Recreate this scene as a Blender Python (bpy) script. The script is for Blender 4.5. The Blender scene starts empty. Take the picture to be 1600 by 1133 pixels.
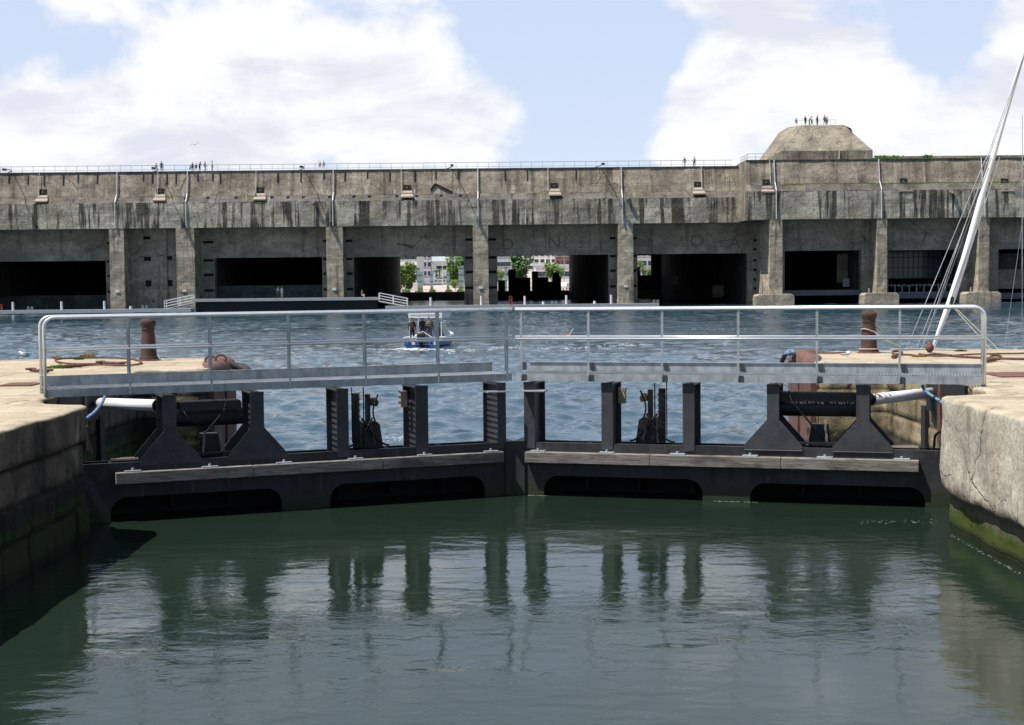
import bpy, bmesh, math, random
import numpy as np
from mathutils import Vector, Matrix, noise as mn
random.seed(7)
S = bpy.context.scene
COL = S.collection
PI = math.pi
# ---------------------------------------------------------------- camera and pixel helpers
F, CX, CY = 2250.0, 800.0, 566.5
EYE = Vector((0, 0, 3.65))
PITCH = math.atan((CY - 445) / F); ROLL = 0.0105
fwd = Vector((0, math.cos(PITCH), -math.sin(PITCH)))
up0 = Vector((0, math.sin(PITCH), math.cos(PITCH))); rt0 = Vector((1, 0, 0))
rt = rt0 * math.cos(ROLL) - up0 * math.sin(ROLL); up = up0 * math.cos(ROLL) + rt0 * math.sin(ROLL)
cam = bpy.data.cameras.new('camera'); co = bpy.data.objects.new('camera', cam); COL.objects.link(co)
cam.sensor_width = 36; cam.lens = F / 1600 * 36; cam.clip_end = 6000; cam.clip_start = 0.1
co.matrix_world = Matrix((rt, up, -fwd)).transposed().to_4x4(); co.location = EYE
S.camera = co

def ray(px, py): return rt * ((px - CX) / F) + up * (-(py - CY) / F) + fwd
def at_y(px, py, Y): r = ray(px, py); return EYE + r * (Y / r.y)
def at_z(px, py, z): r = ray(px, py); return EYE + r * ((z - EYE.z) / r.z)
def on_plane(px, py, o, n): r = ray(px, py); return EYE + r * ((o - EYE).dot(n) / r.dot(n))

# ---------------------------------------------------------------- mesh builder
class MB:
    def __init__(s): s.v = []; s.f = []; s.m = []; s.cur = 0
    def add(s, vs, fs):
        b = len(s.v); s.v += [tuple(x) for x in vs]; s.f += [tuple(i + b for i in f) for f in fs]; s.m += [s.cur] * len(fs); return s
    def box(s, a, b, ch=0.0):
        x0, x1 = sorted((a[0], b[0])); y0, y1 = sorted((a[1], b[1])); z0, z1 = sorted((a[2], b[2]))
        return s.add([(x0,y0,z0),(x1,y0,z0),(x1,y1,z0),(x0,y1,z0),(x0,y0,z1),(x1,y0,z1),(x1,y1,z1),(x0,y1,z1)],
                     [(3,2,1,0),(4,5,6,7),(0,1,5,4),(1,2,6,5),(2,3,7,6),(3,0,4,7)])
    def hexa(s, p):   # 8 points, bottom ring ccw then top ring
        return s.add(p, [(3,2,1,0),(4,5,6,7),(0,1,5,4),(1,2,6,5),(2,3,7,6),(3,0,4,7)])
    def bar(s, p, q, w, h=None, upv=(0,0,1)):
        h = h or w; p = Vector(p); q = Vector(q); d = (q - p).normalized(); u = Vector(upv)
        if abs(d.dot(u)) > .98: u = Vector((0, 1, 0))
        r = d.cross(u).normalized(); u = r.cross(d)
        o = [(-1,-1),(1,-1),(1,1),(-1,1)]
        a = [p + r*(i*w/2) + u*(j*h/2) for i, j in o]; b = [q + r*(i*w/2) + u*(j*h/2) for i, j in o]
        return s.add(a + b, [(0,1,2,3),(7,6,5,4),(1,0,4,5),(2,1,5,6),(3,2,6,7),(0,3,7,4)])
    def tube(s, pts, r, n=8, caps=True):
        pts = [Vector(p) for p in pts]; rs = r if isinstance(r, (list, tuple)) else [r] * len(pts)
        vs = []; pr = None
        for i, p in enumerate(pts):
            d = (pts[min(i+1, len(pts)-1)] - pts[max(i-1, 0)]).normalized()
            if pr is None:
                pr = d.orthogonal().normalized()
            pr = (pr - d * pr.dot(d)).normalized(); bn = d.cross(pr)
            for k in range(n):
                a = 2*PI*k/n; vs.append(p + (pr*math.cos(a) + bn*math.sin(a)) * rs[i])
        fs = []
        for i in range(len(pts)-1):
            for k in range(n):
                k2 = (k+1) % n; fs.append((i*n+k, i*n+k2, (i+1)*n+k2, (i+1)*n+k))
        if caps: fs += [tuple(range(n-1, -1, -1)), tuple((len(pts)-1)*n + k for k in range(n))]
        return s.add(vs, fs)
    def lathe(s, c, prof, n=20, axis=None):
        c = Vector(c); vs = []
        for r, z in prof:
            for k in range(n):
                a = 2*PI*k/n; vs.append(c + Vector((r*math.cos(a), r*math.sin(a), z)))
        fs = []
        for i in range(len(prof)-1):
            for k in range(n):
                k2 = (k+1) % n; fs.append((i*n+k, i*n+k2, (i+1)*n+k2, (i+1)*n+k))
        fs += [tuple(range(n-1, -1, -1)), tuple((len(prof)-1)*n + k for k in range(n))]
        return s.add(vs, fs)
    def ball(s, c, r, n=8, m=6):
        c = Vector(c); R = r if isinstance(r, (tuple, list)) else (r, r, r); vs = [c + Vector((0, 0, -R[2]))]
        for i in range(1, m):
            t = PI*i/m - PI/2
            for k in range(n):
                a = 2*PI*k/n; vs.append(c + Vector((R[0]*math.cos(t)*math.cos(a), R[1]*math.cos(t)*math.sin(a), R[2]*math.sin(t))))
        vs.append(c + Vector((0, 0, R[2]))); fs = []
        for k in range(n): fs.append((0, 1+(k+1) % n, 1+k))
        for i in range(m-2):
            for k in range(n):
                k2 = (k+1) % n; fs.append((1+i*n+k, 1+i*n+k2, 1+(i+1)*n+k2, 1+(i+1)*n+k))
        L = len(vs)-1
        for k in range(n): fs.append((1+(m-2)*n+k, 1+(m-2)*n+(k+1) % n, L))
        return s.add(vs, fs)
    def prism(s, poly, o, ax, ay, az, t0, t1):
        """poly of (a,b); placed at o + a*ax + b*ay, extruded along az from t0 to t1"""
        o, ax, ay, az = map(Vector, (o, ax, ay, az)); n = len(poly)
        A = [o + ax*a + ay*b + az*t0 for a, b in poly]; B = [o + ax*a + ay*b + az*t1 for a, b in poly]
        fs = [tuple(range(n-1, -1, -1)), tuple(range(n, 2*n))] + [(i, (i+1) % n, (i+1) % n + n, i+n) for i in range(n)]
        return s.add(A + B, fs)
    def build(s, name, mat, parent=None, smooth=False, bevel=0, seg=1, fix=True):
        me = bpy.data.meshes.new(name); me.from_pydata(s.v, [], s.f)
        mats = mat if isinstance(mat, (list, tuple)) else [mat]
        for m in mats: me.materials.append(m)
        if len(mats) > 1: me.polygons.foreach_set('material_index', s.m)
        if fix or bevel:
            bm = bmesh.new(); bm.from_mesh(me)
            if fix: bmesh.ops.recalc_face_normals(bm, faces=bm.faces)
            if bevel: 
                es = [e for e in bm.edges if len(e.link_faces) == 2 and e.calc_face_angle(0) > .5]
                bmesh.ops.bevel(bm, geom=es, offset=bevel, segments=seg, affect='EDGES', profile=.6, clamp_overlap=True)
            bm.to_mesh(me); bm.free()
        if smooth: me.polygons.foreach_set('use_smooth', [True]*len(me.polygons))
        o = bpy.data.objects.new(name, me); COL.objects.link(o)
        if parent is not None: o.parent = parent
        return o

def empty(name, loc=(0,0,0), rz=0.0):
    o = bpy.data.objects.new(name, None); COL.objects.link(o); o.location = loc; o.rotation_euler = (0, 0, rz); o.empty_display_size = .3
    return o
def tag(o, label=None, cat=None, group=None, kind=None):
    if label: o['label'] = label
    if cat: o['category'] = cat
    if group: o['group'] = group
    if kind: o['kind'] = kind
    return o
def copy_tree(o, parent=None):
    c = o.copy(); COL.objects.link(c); c.parent = parent
    for k in ('label', 'category', 'group'):
        if parent is None and k in c and k == 'label': del c[k]
    for ch in [x for x in o.children]: copy_tree(ch, c)
    return c

# ---------------------------------------------------------------- materials
class NT:
    def __init__(s, name, rough=.8, metal=0.0, spec=.5):
        s.mat = bpy.data.materials.new(name); s.mat.use_nodes = True; s.t = s.mat.node_tree; s.n = s.t.nodes
        s.b = s.n['Principled BSDF']; s.b.inputs['Roughness'].default_value = rough; s.b.inputs['Metallic'].default_value = metal
        s.b.inputs['Specular IOR Level'].default_value = spec
        s.tc = s.n.new('ShaderNodeTexCoord').outputs['Object']
    def L(s, a, b): s.t.links.new(a, b)
    def setin(s, sock, v):
        if hasattr(v, 'is_output'): s.L(v, sock)
        else: sock.default_value = v
    def map(s, scale=(1,1,1), loc=(0,0,0), rot=(0,0,0), vec=None):
        m = s.n.new('ShaderNodeMapping'); s.L(vec or s.tc, m.inputs[0]); m.inputs['Scale'].default_value = scale
        m.inputs['Location'].default_value = loc; m.inputs['Rotation'].default_value = rot; return m.outputs[0]
    def noise(s, scale, detail=5, rough=.55, vec=None, dist=0.0):
        m = s.n.new('ShaderNodeTexNoise'); s.L(vec or s.tc, m.inputs['Vector']); m.inputs['Scale'].default_value = scale
        m.inputs['Detail'].default_value = detail; m.inputs['Roughness'].default_value = rough; m.inputs['Distortion'].default_value = dist
        return m.outputs['Fac']
    def voro(s, scale, vec=None, feat='DISTANCE_TO_EDGE', out='Distance'):
        m = s.n.new('ShaderNodeTexVoronoi'); m.feature = feat; s.L(vec or s.tc, m.inputs['Vector']); m.inputs['Scale'].default_value = scale
        return m.outputs[out]
    def ramp(s, f, a, b, c0=(0,0,0,1), c1=(1,1,1,1)):
        m = s.n.new('ShaderNodeMapRange'); m.interpolation_type = 'SMOOTHSTEP'; s.L(f, m.inputs[0]); m.inputs[1].default_value = a; m.inputs[2].default_value = b
        return m.outputs[0]
    def mix(s, f, a, b, mode='MIX'):
        m = s.n.new('ShaderNodeMix'); m.data_type = 'RGBA'; m.blend_type = mode
        s.setin(m.inputs[0], f); s.setin(m.inputs[6], a if hasattr(a, 'is_output') else (*a, 1)); s.setin(m.inputs[7], b if hasattr(b, 'is_output') else (*b, 1))
        return m.outputs[2]
    def math(s, op, a, b=0.0, clamp=False):
        m = s.n.new('ShaderNodeMath'); m.operation = op; m.use_clamp = clamp; s.setin(m.inputs[0], a); s.setin(m.inputs[1], b); return m.outputs[0]
    def sep(s, vec=None):
        m = s.n.new('ShaderNodeSeparateXYZ'); s.L(vec or s.tc, m.inputs[0]); return m.outputs
    def comb(s, x=0.0, y=0.0, z=0.0):
        m = s.n.new('ShaderNodeCombineXYZ'); s.setin(m.inputs[0], x); s.setin(m.inputs[1], y); s.setin(m.inputs[2], z); return m.outputs[0]
    def brick(s, vec, w, h, mortar=.02, smooth=.3):
        m = s.n.new('ShaderNodeTexBrick'); s.L(vec, m.inputs['Vector']); m.inputs['Scale'].default_value = 1
        m.inputs['Brick Width'].default_value = w; m.inputs['Row Height'].default_value = h; m.inputs['Mortar Size'].default_value = mortar
        m.inputs['Mortar Smooth'].default_value = smooth; m.inputs['Color1'].default_value = (0,0,0,1); m.inputs['Color2'].default_value = (1,1,1,1)
        m.inputs['Mortar'].default_value = (.5,.5,.5,1); return m.outputs['Fac'], m.outputs['Color']
    def bump(s, h, strength=.5, dist=.05, prev=None):
        m = s.n.new('ShaderNodeBump'); s.L(h, m.inputs['Height']); m.inputs['Strength'].default_value = strength; m.inputs['Distance'].default_value = dist
        if prev is not None: s.L(prev, m.inputs['Normal'])
        s.L(m.outputs[0], s.b.inputs['Normal']); return m.outputs[0]
    def color(s, c):
        s.setin(s.b.inputs['Base Color'], c if hasattr(c, 'is_output') else (*c, 1)); return s

def paint(name, c, rough=.5, var=.25, scale=3, metal=0.0, bump=.15, dirt=None):
    t = NT(name, rough, metal); n = t.noise(scale, 6, .6)
    d = tuple(x*(1-var) for x in c)
    col = t.mix(t.ramp(n, .35, .65), d, c)
    if dirt: col = t.mix(t.math('MULTIPLY', t.ramp(t.noise(scale*.6, 8, .7, vec=t.map((3,3,.5))), .5, .7), .8), col, dirt)
    t.color(col); t.bump(t.noise(scale*6, 3), bump, .01); return t.mat

def concrete(name, c1, c2, dark=(.05,.045,.04), darkamt=.8, dlo=.52, dhi=.66, light=(.45,.43,.38), lightamt=.5, llo=.58, lhi=.7, lichen=(.17,.17,.07), licamt=.4, sc=1.0, board=.5, seed=0, bumps=.6, cracks=True):
    t = NT(name, .92, 0, .2)
    off = (seed*13.1, seed*7.7, seed*3.3)
    base = t.mix(t.ramp(t.noise(.22*sc, 9, .62, vec=t.map(loc=off)), .38, .64), c1, c2)
    st1 = t.noise(1.0, 8, .66, vec=t.map((.85*sc, .3, .055*sc), loc=off))
    st2 = t.noise(1.0, 7, .66, vec=t.map((1.3*sc, .3, .09*sc), loc=(off[0]+40, 3, off[2])))
    st3 = t.noise(1.0, 6, .6, vec=t.map((.16*sc, .16, .28*sc), loc=(off[0]+80, 9, 0)))
    base = t.mix(t.math('MULTIPLY', t.ramp(st3, .5, .66), licamt), base, lichen)
    base = t.mix(t.math('MULTIPLY', t.ramp(st2, llo, lhi), lightamt), base, light)
    base = t.mix(t.math('MULTIPLY', t.ramp(st1, dlo, dhi), darkamt), base, dark)
    x, y, z = t.sep()
    v = t.comb(t.math('ADD', x, y), z, 0.0)
    m, bc_ = t.brick(v, 4.6/sc, 1.03/sc, .02, .4)
    m2, bc2 = t.brick(t.map((1,1,1), loc=(7.3+seed, .55, 0), vec=v), 7.7/sc, 2.05/sc, .03, .3)
    sp1 = t.n.new('ShaderNodeSeparateColor'); t.L(bc_, sp1.inputs[0]); sp2 = t.n.new('ShaderNodeSeparateColor'); t.L(bc2, sp2.inputs[0])
    pan = t.math('ADD', t.math('MULTIPLY', sp1.outputs[0], .4), t.math('MULTIPLY', sp2.outputs[0], .6))
    base = t.mix(t.math('MULTIPLY', t.math('SUBTRACT', 1.0, pan), .6*min(1, board*2)), base, tuple(q*.55 for q in c2))
    m = t.math('MAXIMUM', t.math('MULTIPLY', m, .5), m2)
    h = t.noise(2.2*sc, 10, .72, vec=t.map((1,1,1.6)))
    fine = t.noise(3.2*sc, 9, .78, vec=t.map((1,1,.7)))
    base = t.mix(t.math('MULTIPLY', t.ramp(fine, .3, .6), .35), base, (.09,.08,.07), 'MIX') if False else t.mix(.42, base, t.mix(t.ramp(fine, .38, .62), (.4,.39,.38), (1.45,1.42,1.34)), 'MULTIPLY')
    mid = t.noise(.55*sc, 7, .7, vec=t.map((.6,1,1.3), loc=(off[0]+5,2,off[2])))
    base = t.mix(.38, base, t.mix(t.ramp(mid, .4, .62), (.5,.48,.46), (1.35,1.33,1.28)), 'MULTIPLY')
    base = t.mix(t.math('MULTIPLY', m, board*.6), base, (.05,.045,.04))
    if cracks:
        w = t.noise(.8, 4, .6)
        vv = t.n.new('ShaderNodeVectorMath'); vv.operation = 'ADD'; t.L(t.tc, vv.inputs[0]); t.L(t.comb(w, w, t.math('MULTIPLY', w, 2.0)), vv.inputs[1])
        cr = t.voro(.16*sc, vec=vv.outputs[0]); cf = t.math('MULTIPLY', t.math('SUBTRACT', 1.0, t.ramp(cr, .0, .012)), t.ramp(t.noise(.12*sc, 3), .48, .58))
        base = t.mix(t.math('MULTIPLY', cf, .8), base, (.03,.027,.025))
    t.color(base)
    hh = t.math('SUBTRACT', h, t.math('MULTIPLY', m, board))
    b = t.bump(hh, bumps, .25/sc)
    return t.mat

def water(name, body, rough, specs):
    t = NT(name, rough, 0, .5); t.b.inputs['IOR'].default_value = 1.333; t.color(body)
    prev = None
    gust = t.math('ADD', t.math('MULTIPLY', t.ramp(t.noise(.16 if 'basin' not in name else .035, 4, .6, vec=t.map((1,1.8,1))), .36, .64), 1.1), .45)
    for sc, vec, st, di in specs:
        prev = t.bump(t.math('MULTIPLY', t.noise(sc, 4, .55, vec=t.map(vec), dist=.6), gust), st, di, prev)
    return t.mat

M = {}
M['upper'] = concrete('concrete upper wall', (.42,.365,.295), (.25,.215,.172), dark=(.085,.072,.062), darkamt=.7, dlo=.5, dhi=.66, light=(.58,.51,.41), lightamt=.65, llo=.54, lhi=.66, seed=1, licamt=.15, board=.25, bumps=.35)
M['band'] = concrete('concrete lower band', (.62,.58,.48), (.36,.33,.27), dark=(.03,.028,.028), darkamt=.95, dlo=.5, dhi=.57, light=(.72,.7,.63), lightamt=.7, llo=.54, lhi=.62, seed=2, licamt=.4, lichen=(.27,.235,.1), board=.6, bumps=.4)
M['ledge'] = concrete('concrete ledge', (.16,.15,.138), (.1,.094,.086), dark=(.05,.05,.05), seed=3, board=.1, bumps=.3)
M['pillar'] = concrete('concrete pillar', (.62,.55,.44), (.42,.37,.29), dark=(.1,.08,.065), darkamt=.75, light=(.5,.45,.36), sc=1.8, seed=4, lichen=(.25,.16,.09), licamt=.5, bumps=.5)
M['recess'] = concrete('concrete recessed wall', (.52,.445,.365), (.37,.32,.265), dark=(.08,.075,.07), darkamt=.6, light=(.4,.38,.35), lightamt=.3, seed=5, licamt=.1, board=.35, bumps=.25)
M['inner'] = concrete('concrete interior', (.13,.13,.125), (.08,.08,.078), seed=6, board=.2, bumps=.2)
M['dome'] = concrete('concrete turret', (.33,.295,.235), (.22,.195,.16), dark=(.11,.095,.08), darkamt=.55, light=(.5,.45,.36), lightamt=.5, seed=7, licamt=.2, board=.3, bumps=.25)
M['pale'] = paint('pale sill concrete', (.4,.33,.27), .9, .3, 4)
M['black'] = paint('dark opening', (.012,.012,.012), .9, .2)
M['galv'] = paint('galvanised steel', (.47,.505,.53), .42, .3, 5, .25, .1, dirt=(.24,.25,.26))
M['pipe'] = paint('zinc drainpipe', (.6,.62,.62), .5, .25, 3, .1)
M['rail'] = paint('handrail tube', (.72,.75,.77), .3, .1, 5, .45)
M['gate'] = paint('dark grey gate paint', (.058,.058,.063), .5, .3, 2.5, 0, .25, dirt=(.035,.033,.033))
M['void'] = paint('black for interior shade', (.006,.006,.006), .8, .2)  # near-black carries the shade inside the gate and ram niche
M['gateblk'] = paint('black gate steel', (.018,.018,.02), .5, .4, 4, 0, .3)
M['white'] = paint('white paint', (.8,.8,.8), .35, .06, 3)
M['offwhite'] = paint('off white', (.62,.62,.6), .6, .12, 1)
M['red'] = paint('red paint', (.6,.06,.05), .45, .15, 3)
M['blue'] = paint('blue hull paint', (.025,.09,.3), .3, .2, 3)
M['navy'] = paint('dark blue rubber', (.015,.03,.09), .5, .2, 3)
M['rubber'] = paint('black rubber', (.018,.018,.018), .7, .3, 9, 0, .4)
M['orange'] = paint('orange plastic', (.75,.2,.09), .5, .15, 3)
M['glass'] = paint('dark window glass', (.06,.085,.1), .12, .3, 1)
M['bluerope'] = paint('blue rope', (.16,.28,.42), .8, .4, 20, 0, .6)
M['rope'] = paint('pale rope', (.55,.5,.4), .9, .4, 20, 0, .6)
M['bark'] = paint('bark', (.1,.075,.05), .9, .4, 6)
M['foam'] = paint('foam', (.55,.58,.56), .8, .1, 6)
M['asphalt'] = paint('asphalt', (.16,.155,.15), .9, .2, .6)
M['gull'] = paint('white feathers', (.75,.75,.74), .8, .1, 6)

def rust_mat(name, c1, c2, c3):
    t = NT(name, .85, 0, .25); a = t.mix(t.ramp(t.noise(2.2, 9, .65), .38, .62), c1, c2)
    a = t.mix(t.math('MULTIPLY', t.ramp(t.noise(7, 8, .7, vec=t.map((1,1,.35))), .5, .66), .8), a, c3); t.color(a)
    t.bump(t.noise(14, 8, .7), .6, .02); return t.mat
M['rust'] = rust_mat('rusted steel', (.17,.085,.06), (.12,.06,.045), (.06,.036,.03))
M['rustpale'] = rust_mat('rusted cladding', (.165,.088,.066), (.12,.066,.052), (.065,.042,.035))
M['bollard'] = rust_mat('rusted cast iron', (.085,.05,.04), (.06,.037,.032), (.035,.025,.023))

def timber_mat(name, k):
    k *= .68
    t = NT(name, .85, 0, .25); v = t.map((.9,.9,9)); g = t.noise(3.0, 9, .7, vec=v, dist=.5)
    a = t.mix(t.ramp(g, .32, .68), tuple(k*x for x in (.17,.15,.13)), tuple(k*x for x in (.4,.37,.33)))
    a = t.mix(t.math('MULTIPLY', t.ramp(t.noise(1.1, 6, .6, vec=t.map((1,1,2.5))), .5, .64), .75), a, tuple(k*x for x in (.09,.08,.075)))
    a = t.mix(t.math('MULTIPLY', t.ramp(t.noise(1.3, 3, .6, vec=t.map(loc=(9,3,1))), .6, .7), .6), a, tuple(k*x for x in (.45,.34,.22)))
    t.color(a); t.bump(g, .6, .02); return t.mat
M['timber'] = timber_mat('weathered timber', 1.0)

def gateskin_mat():
    t = NT('gate skin paint', .55, 0, .4); x, y, z = t.sep()
    n = t.noise(2.2, 8, .68, vec=t.map((1,1,.5)))
    a = t.mix(t.ramp(n, .36, .62), (.02,.02,.022), (.04,.04,.043))  # base darkened to carry the shade below the timber beam
    st = t.ramp(t.noise(3, 6, .6, vec=t.map((4,4,.3), loc=(3,0,0))), .55, .7)
    a = t.mix(t.math('MULTIPLY', st, .45), a, (.09,.085,.078))
    zz = t.math('ADD', z, t.math('MULTIPLY', t.math('SUBTRACT', t.noise(4, 6, .65), .5), .22))
    a = t.mix(t.math('SUBTRACT', 1.0, t.ramp(zz, .12, .24)), a, (.03,.032,.02))
    a = t.mix(t.math('SUBTRACT', 1.0, t.ramp(zz, -.02, .1)), a, (.02,.035,.012))
    t.color(a); t.bump(t.noise(12, 6, .65), .35, .02); return t.mat
M['skin'] = gateskin_mat()
t = NT('dark grey gate paint', .5, 0, .45)
a = t.mix(t.ramp(t.noise(2.5, 7, .65), .36, .64), (.04,.04,.044), (.062,.062,.067))
a = t.mix(t.math('MULTIPLY', t.ramp(t.noise(2.4, 8, .7, vec=t.map((3.5,3.5,.35), loc=(7,1,0))), .56, .68), .5), a, (.11,.065,.04))
a = t.mix(t.math('MULTIPLY', t.ramp(t.noise(9, 7, .7), .62, .7), .6), a, (.15,.14,.13))
t.color(a); t.bump(t.noise(16, 6), .25, .01); M['gate'] = t.mat

def wall_mat(name, c1, c2, dark, green, bw, bh, seed, algz=.55, blockamt=.5, rustamt=.3, crack=.0):
    t = NT(name, .93, 0, .2); x, y, z = t.sep(); off = (seed*5.3, seed*9.1, seed*2.7)
    a = t.mix(t.ramp(t.noise(1.1, 9, .66, vec=t.map(loc=off)), .38, .62), c1, c2)
    a = t.mix(t.math('MULTIPLY', t.ramp(t.noise(1.6, 7, .65, vec=t.map((1,1,.3), loc=off)), .52, .66), .7), a, dark)
    a = t.mix(t.math('MULTIPLY', t.ramp(t.noise(2.3, 6, .6, vec=t.map((1,1,.25), loc=(off[0]+9,0,0))), .58, .68), rustamt), a, (.33,.17,.07))
    a = t.mix(t.math('MULTIPLY', t.ramp(t.noise(1.9, 6, .6, vec=t.map((1,1,.3), loc=(off[0]+29,4,0))), .6, .7), rustamt*1.2), a, (.6,.57,.5))
    v = t.comb(t.math('ADD', x, y), z, 0.0); m, bc = t.brick(v, bw, bh, .02, .5)
    sp = t.n.new('ShaderNodeSeparateColor'); t.L(bc, sp.inputs[0])
    a = t.mix(t.math('MULTIPLY', t.math('SUBTRACT', 1.0, sp.outputs[0]), blockamt), a, tuple(q*.55 for q in c2))
    a = t.mix(t.math('MULTIPLY', m, blockamt*1.2), a, (.03,.027,.022))
    fine = t.noise(14, 8, .72)
    a = t.mix(.5, a, t.mix(t.ramp(fine, .32, .68), (.4,.4,.4), (1.25,1.25,1.25)), 'MULTIPLY')
    h = t.noise(5, 10, .72)
    if crack:
        w = t.noise(1.6, 5, .65); vv = t.n.new('ShaderNodeVectorMath'); vv.operation = 'ADD'; t.L(t.tc, vv.inputs[0]); t.L(t.comb(w, w, w), vv.inputs[1])
        cr = t.voro(.75, vec=vv.outputs[0]); cf = t.math('MULTIPLY', t.math('SUBTRACT', 1.0, t.ramp(cr, 0, .011)), t.ramp(t.noise(.7, 3), .42, .52))
        a = t.mix(t.math('MULTIPLY', cf, crack), a, (.03,.027,.025)); h = t.math('SUBTRACT', h, cf)
    zz = t.math('ADD', z, t.math('MULTIPLY', t.math('SUBTRACT', t.noise(2.2, 8, .7), .5), .55))
    a = t.mix(t.math('SUBTRACT', 1.0, t.ramp(zz, algz, algz+.2)), a, tuple(q*.5 for q in dark))
    a = t.mix(t.math('SUBTRACT', 1.0, t.ramp(zz, algz-.3, algz-.1)), a, green)
    a = t.mix(t.math('SUBTRACT', 1.0, t.ramp(z, .0, .12)), a, (.012,.02,.006))
    at = t.n.new('ShaderNodeAttribute'); at.attribute_name = 'joint'
    at2 = t.n.new('ShaderNodeAttribute'); at2.attribute_name = 'tone'
    a = t.mix(at2.outputs['Fac'], a, t.mix(.5, a, (.035,.028,.02)))
    a = t.mix(t.math('MULTIPLY', at.outputs['Fac'], .95), a, (.008,.007,.006))
    qc = t.mix(t.ramp(t.noise(2.2, 8, .65), .38, .62), (.47,.41,.3), (.33,.27,.19))
    a = t.mix(t.ramp(z, QZ-.035, QZ-.005), a, qc)
    t.color(a); t.bump(t.math('SUBTRACT', h, t.math('MULTIPLY', m, blockamt)), .8, .05); return t.mat
QZ = 1.9
M['wallL'] = wall_mat('old stone lock wall', (.17,.14,.1), (.085,.07,.052), (.025,.022,.018), (.02,.05,.006), 30, 30, 1, .8, .0, .3)  # dark base carries this wall's shade; moss and stains are its own
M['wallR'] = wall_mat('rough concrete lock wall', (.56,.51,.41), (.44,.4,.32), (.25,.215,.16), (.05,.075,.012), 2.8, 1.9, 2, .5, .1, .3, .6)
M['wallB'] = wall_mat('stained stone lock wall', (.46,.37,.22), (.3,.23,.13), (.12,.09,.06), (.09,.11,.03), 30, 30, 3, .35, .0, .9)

def quay_mat():
    t = NT('worn quay paving', .93, 0, .2); x, y, z = t.sep()
    a = t.mix(t.ramp(t.noise(.55, 8, .65), .38, .62), (.47,.4,.29), (.37,.305,.215))
    a = t.mix(t.math('MULTIPLY', t.ramp(t.noise(.8, 7, .65, vec=t.map((.5,1.8,1), loc=(4,9,0))), .52, .66), .6), a, (.25,.19,.125))
    a = t.mix(t.math('MULTIPLY', t.ramp(t.noise(2.2, 7, .7, vec=t.map(loc=(14,9,0))), .56, .68), .5), a, (.58,.52,.42))
    w = t.math('MULTIPLY', t.math('SUBTRACT', t.noise(.9, 4), .5), .25)
    m, bc = t.brick(t.comb(t.math('ADD', x, w), t.math('ADD', y, w), 0.0), 2.6, 1.7, .022, .5)
    a = t.mix(t.math('MULTIPLY', m, .7), a, (.09,.075,.05))
    mg = t.math('MULTIPLY', m, t.ramp(t.noise(1.2, 3, .5), .5, .6)); a = t.mix(mg, a, (.1,.13,.03))
    a = t.mix(.5, a, t.mix(t.ramp(t.noise(18, 8, .72), .32, .68), (.5,.5,.5), (1.15,1.15,1.15)), 'MULTIPLY')
    t.color(a); t.bump(t.math('SUBTRACT', t.noise(6, 10, .7), t.math('MULTIPLY', m, .8)), .6, .04); return t.mat
M['quay'] = quay_mat()
M['basin'] = water('basin water', (.02,.055,.08), .06, [(1.1, (1,1,1), .35, .12), (3.4, (.9,1.2,1), .6, .05), (9, (1,1.4,1), .4, .015)])
M['lock'] = water('lock water', (.0115,.0225,.0145), .015, [(.5, (1,1,1), .25, .06), (3.0, (.8,1.2,1), .5, .0125), (8, (1,1.2,1), .45, .0045), (22, (1,1.1,1), .3, .0012)])
t = NT('leaf green', .6, 0, .3); oi = t.n.new('ShaderNodeObjectInfo')
t.color(t.mix(t.ramp(t.noise(1.3, 4), .35, .65), (.07,.15,.025), (.17,.28,.045))); M['leaf'] = t.mat
t = NT('leaf dark', .6, 0, .3); t.color(t.mix(t.ramp(t.noise(1.1, 4), .35, .65), (.035,.09,.02), (.08,.16,.035))); M['leafd'] = t.mat
M['weed'] = paint('pale weed', (.55,.5,.22), .9, .4, 9)
t = NT('plaza paving', .9, 0, .2); m, bc = t.brick(t.map((1,1,1)), 3, 3, .08, .2)
t.color(t.mix(t.math('MULTIPLY', m, .4), t.mix(t.ramp(t.noise(.2, 5), .4, .6), (.4,.33,.29), (.48,.41,.37)), (.24,.2,.17))); M['plaza'] = t.mat

# ---------------------------------------------------------------- sky, sun
W = bpy.data.worlds.new('World'); S.world = W; W.use_nodes = True
wt = W.node_tree; wn = wt.nodes; bg = wn['Background']
SUN = Vector((-.46, -.205, 1)).normalized()
sky = wn.new('ShaderNodeTexSky'); sky.sky_type = 'NISHITA'; sky.sun_disc = False
sky.sun_elevation = math.asin(SUN.z); sky.sun_rotation = math.atan2(SUN.x, SUN.y); sky.dust_density = .6; sky.air_density = .9; sky.ozone_density = 1.0
def wmath(op, a, b=0.0, clamp=False, c=None):
    m = wn.new('ShaderNodeMath'); m.operation = op; m.use_clamp = clamp
    for i, v in enumerate((a, b) if c is None else (a, b, c)):
        if hasattr(v, 'is_output'): wt.links.new(v, m.inputs[i])
        else: m.inputs[i].default_value = v
    return m.outputs[0]
gtc = wn.new('ShaderNodeTexCoord').outputs['Generated']
sx = wn.new('ShaderNodeSeparateXYZ'); wt.links.new(gtc, sx.inputs[0]); dx, dy, dz = sx.outputs
def wnoise(scale, detail, rough, loc, sc=(1,1,1.6), dist=.0):
    mp = wn.new('ShaderNodeMapping'); wt.links.new(gtc, mp.inputs[0]); mp.inputs['Scale'].default_value = sc; mp.inputs['Location'].default_value = loc
    n = wn.new('ShaderNodeTexNoise'); wt.links.new(mp.outputs[0], n.inputs['Vector']); n.inputs['Scale'].default_value = scale
    n.inputs['Detail'].default_value = detail; n.inputs['Roughness'].default_value = rough; n.inputs['Distortion'].default_value = dist; return n.outputs['Fac']
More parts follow.
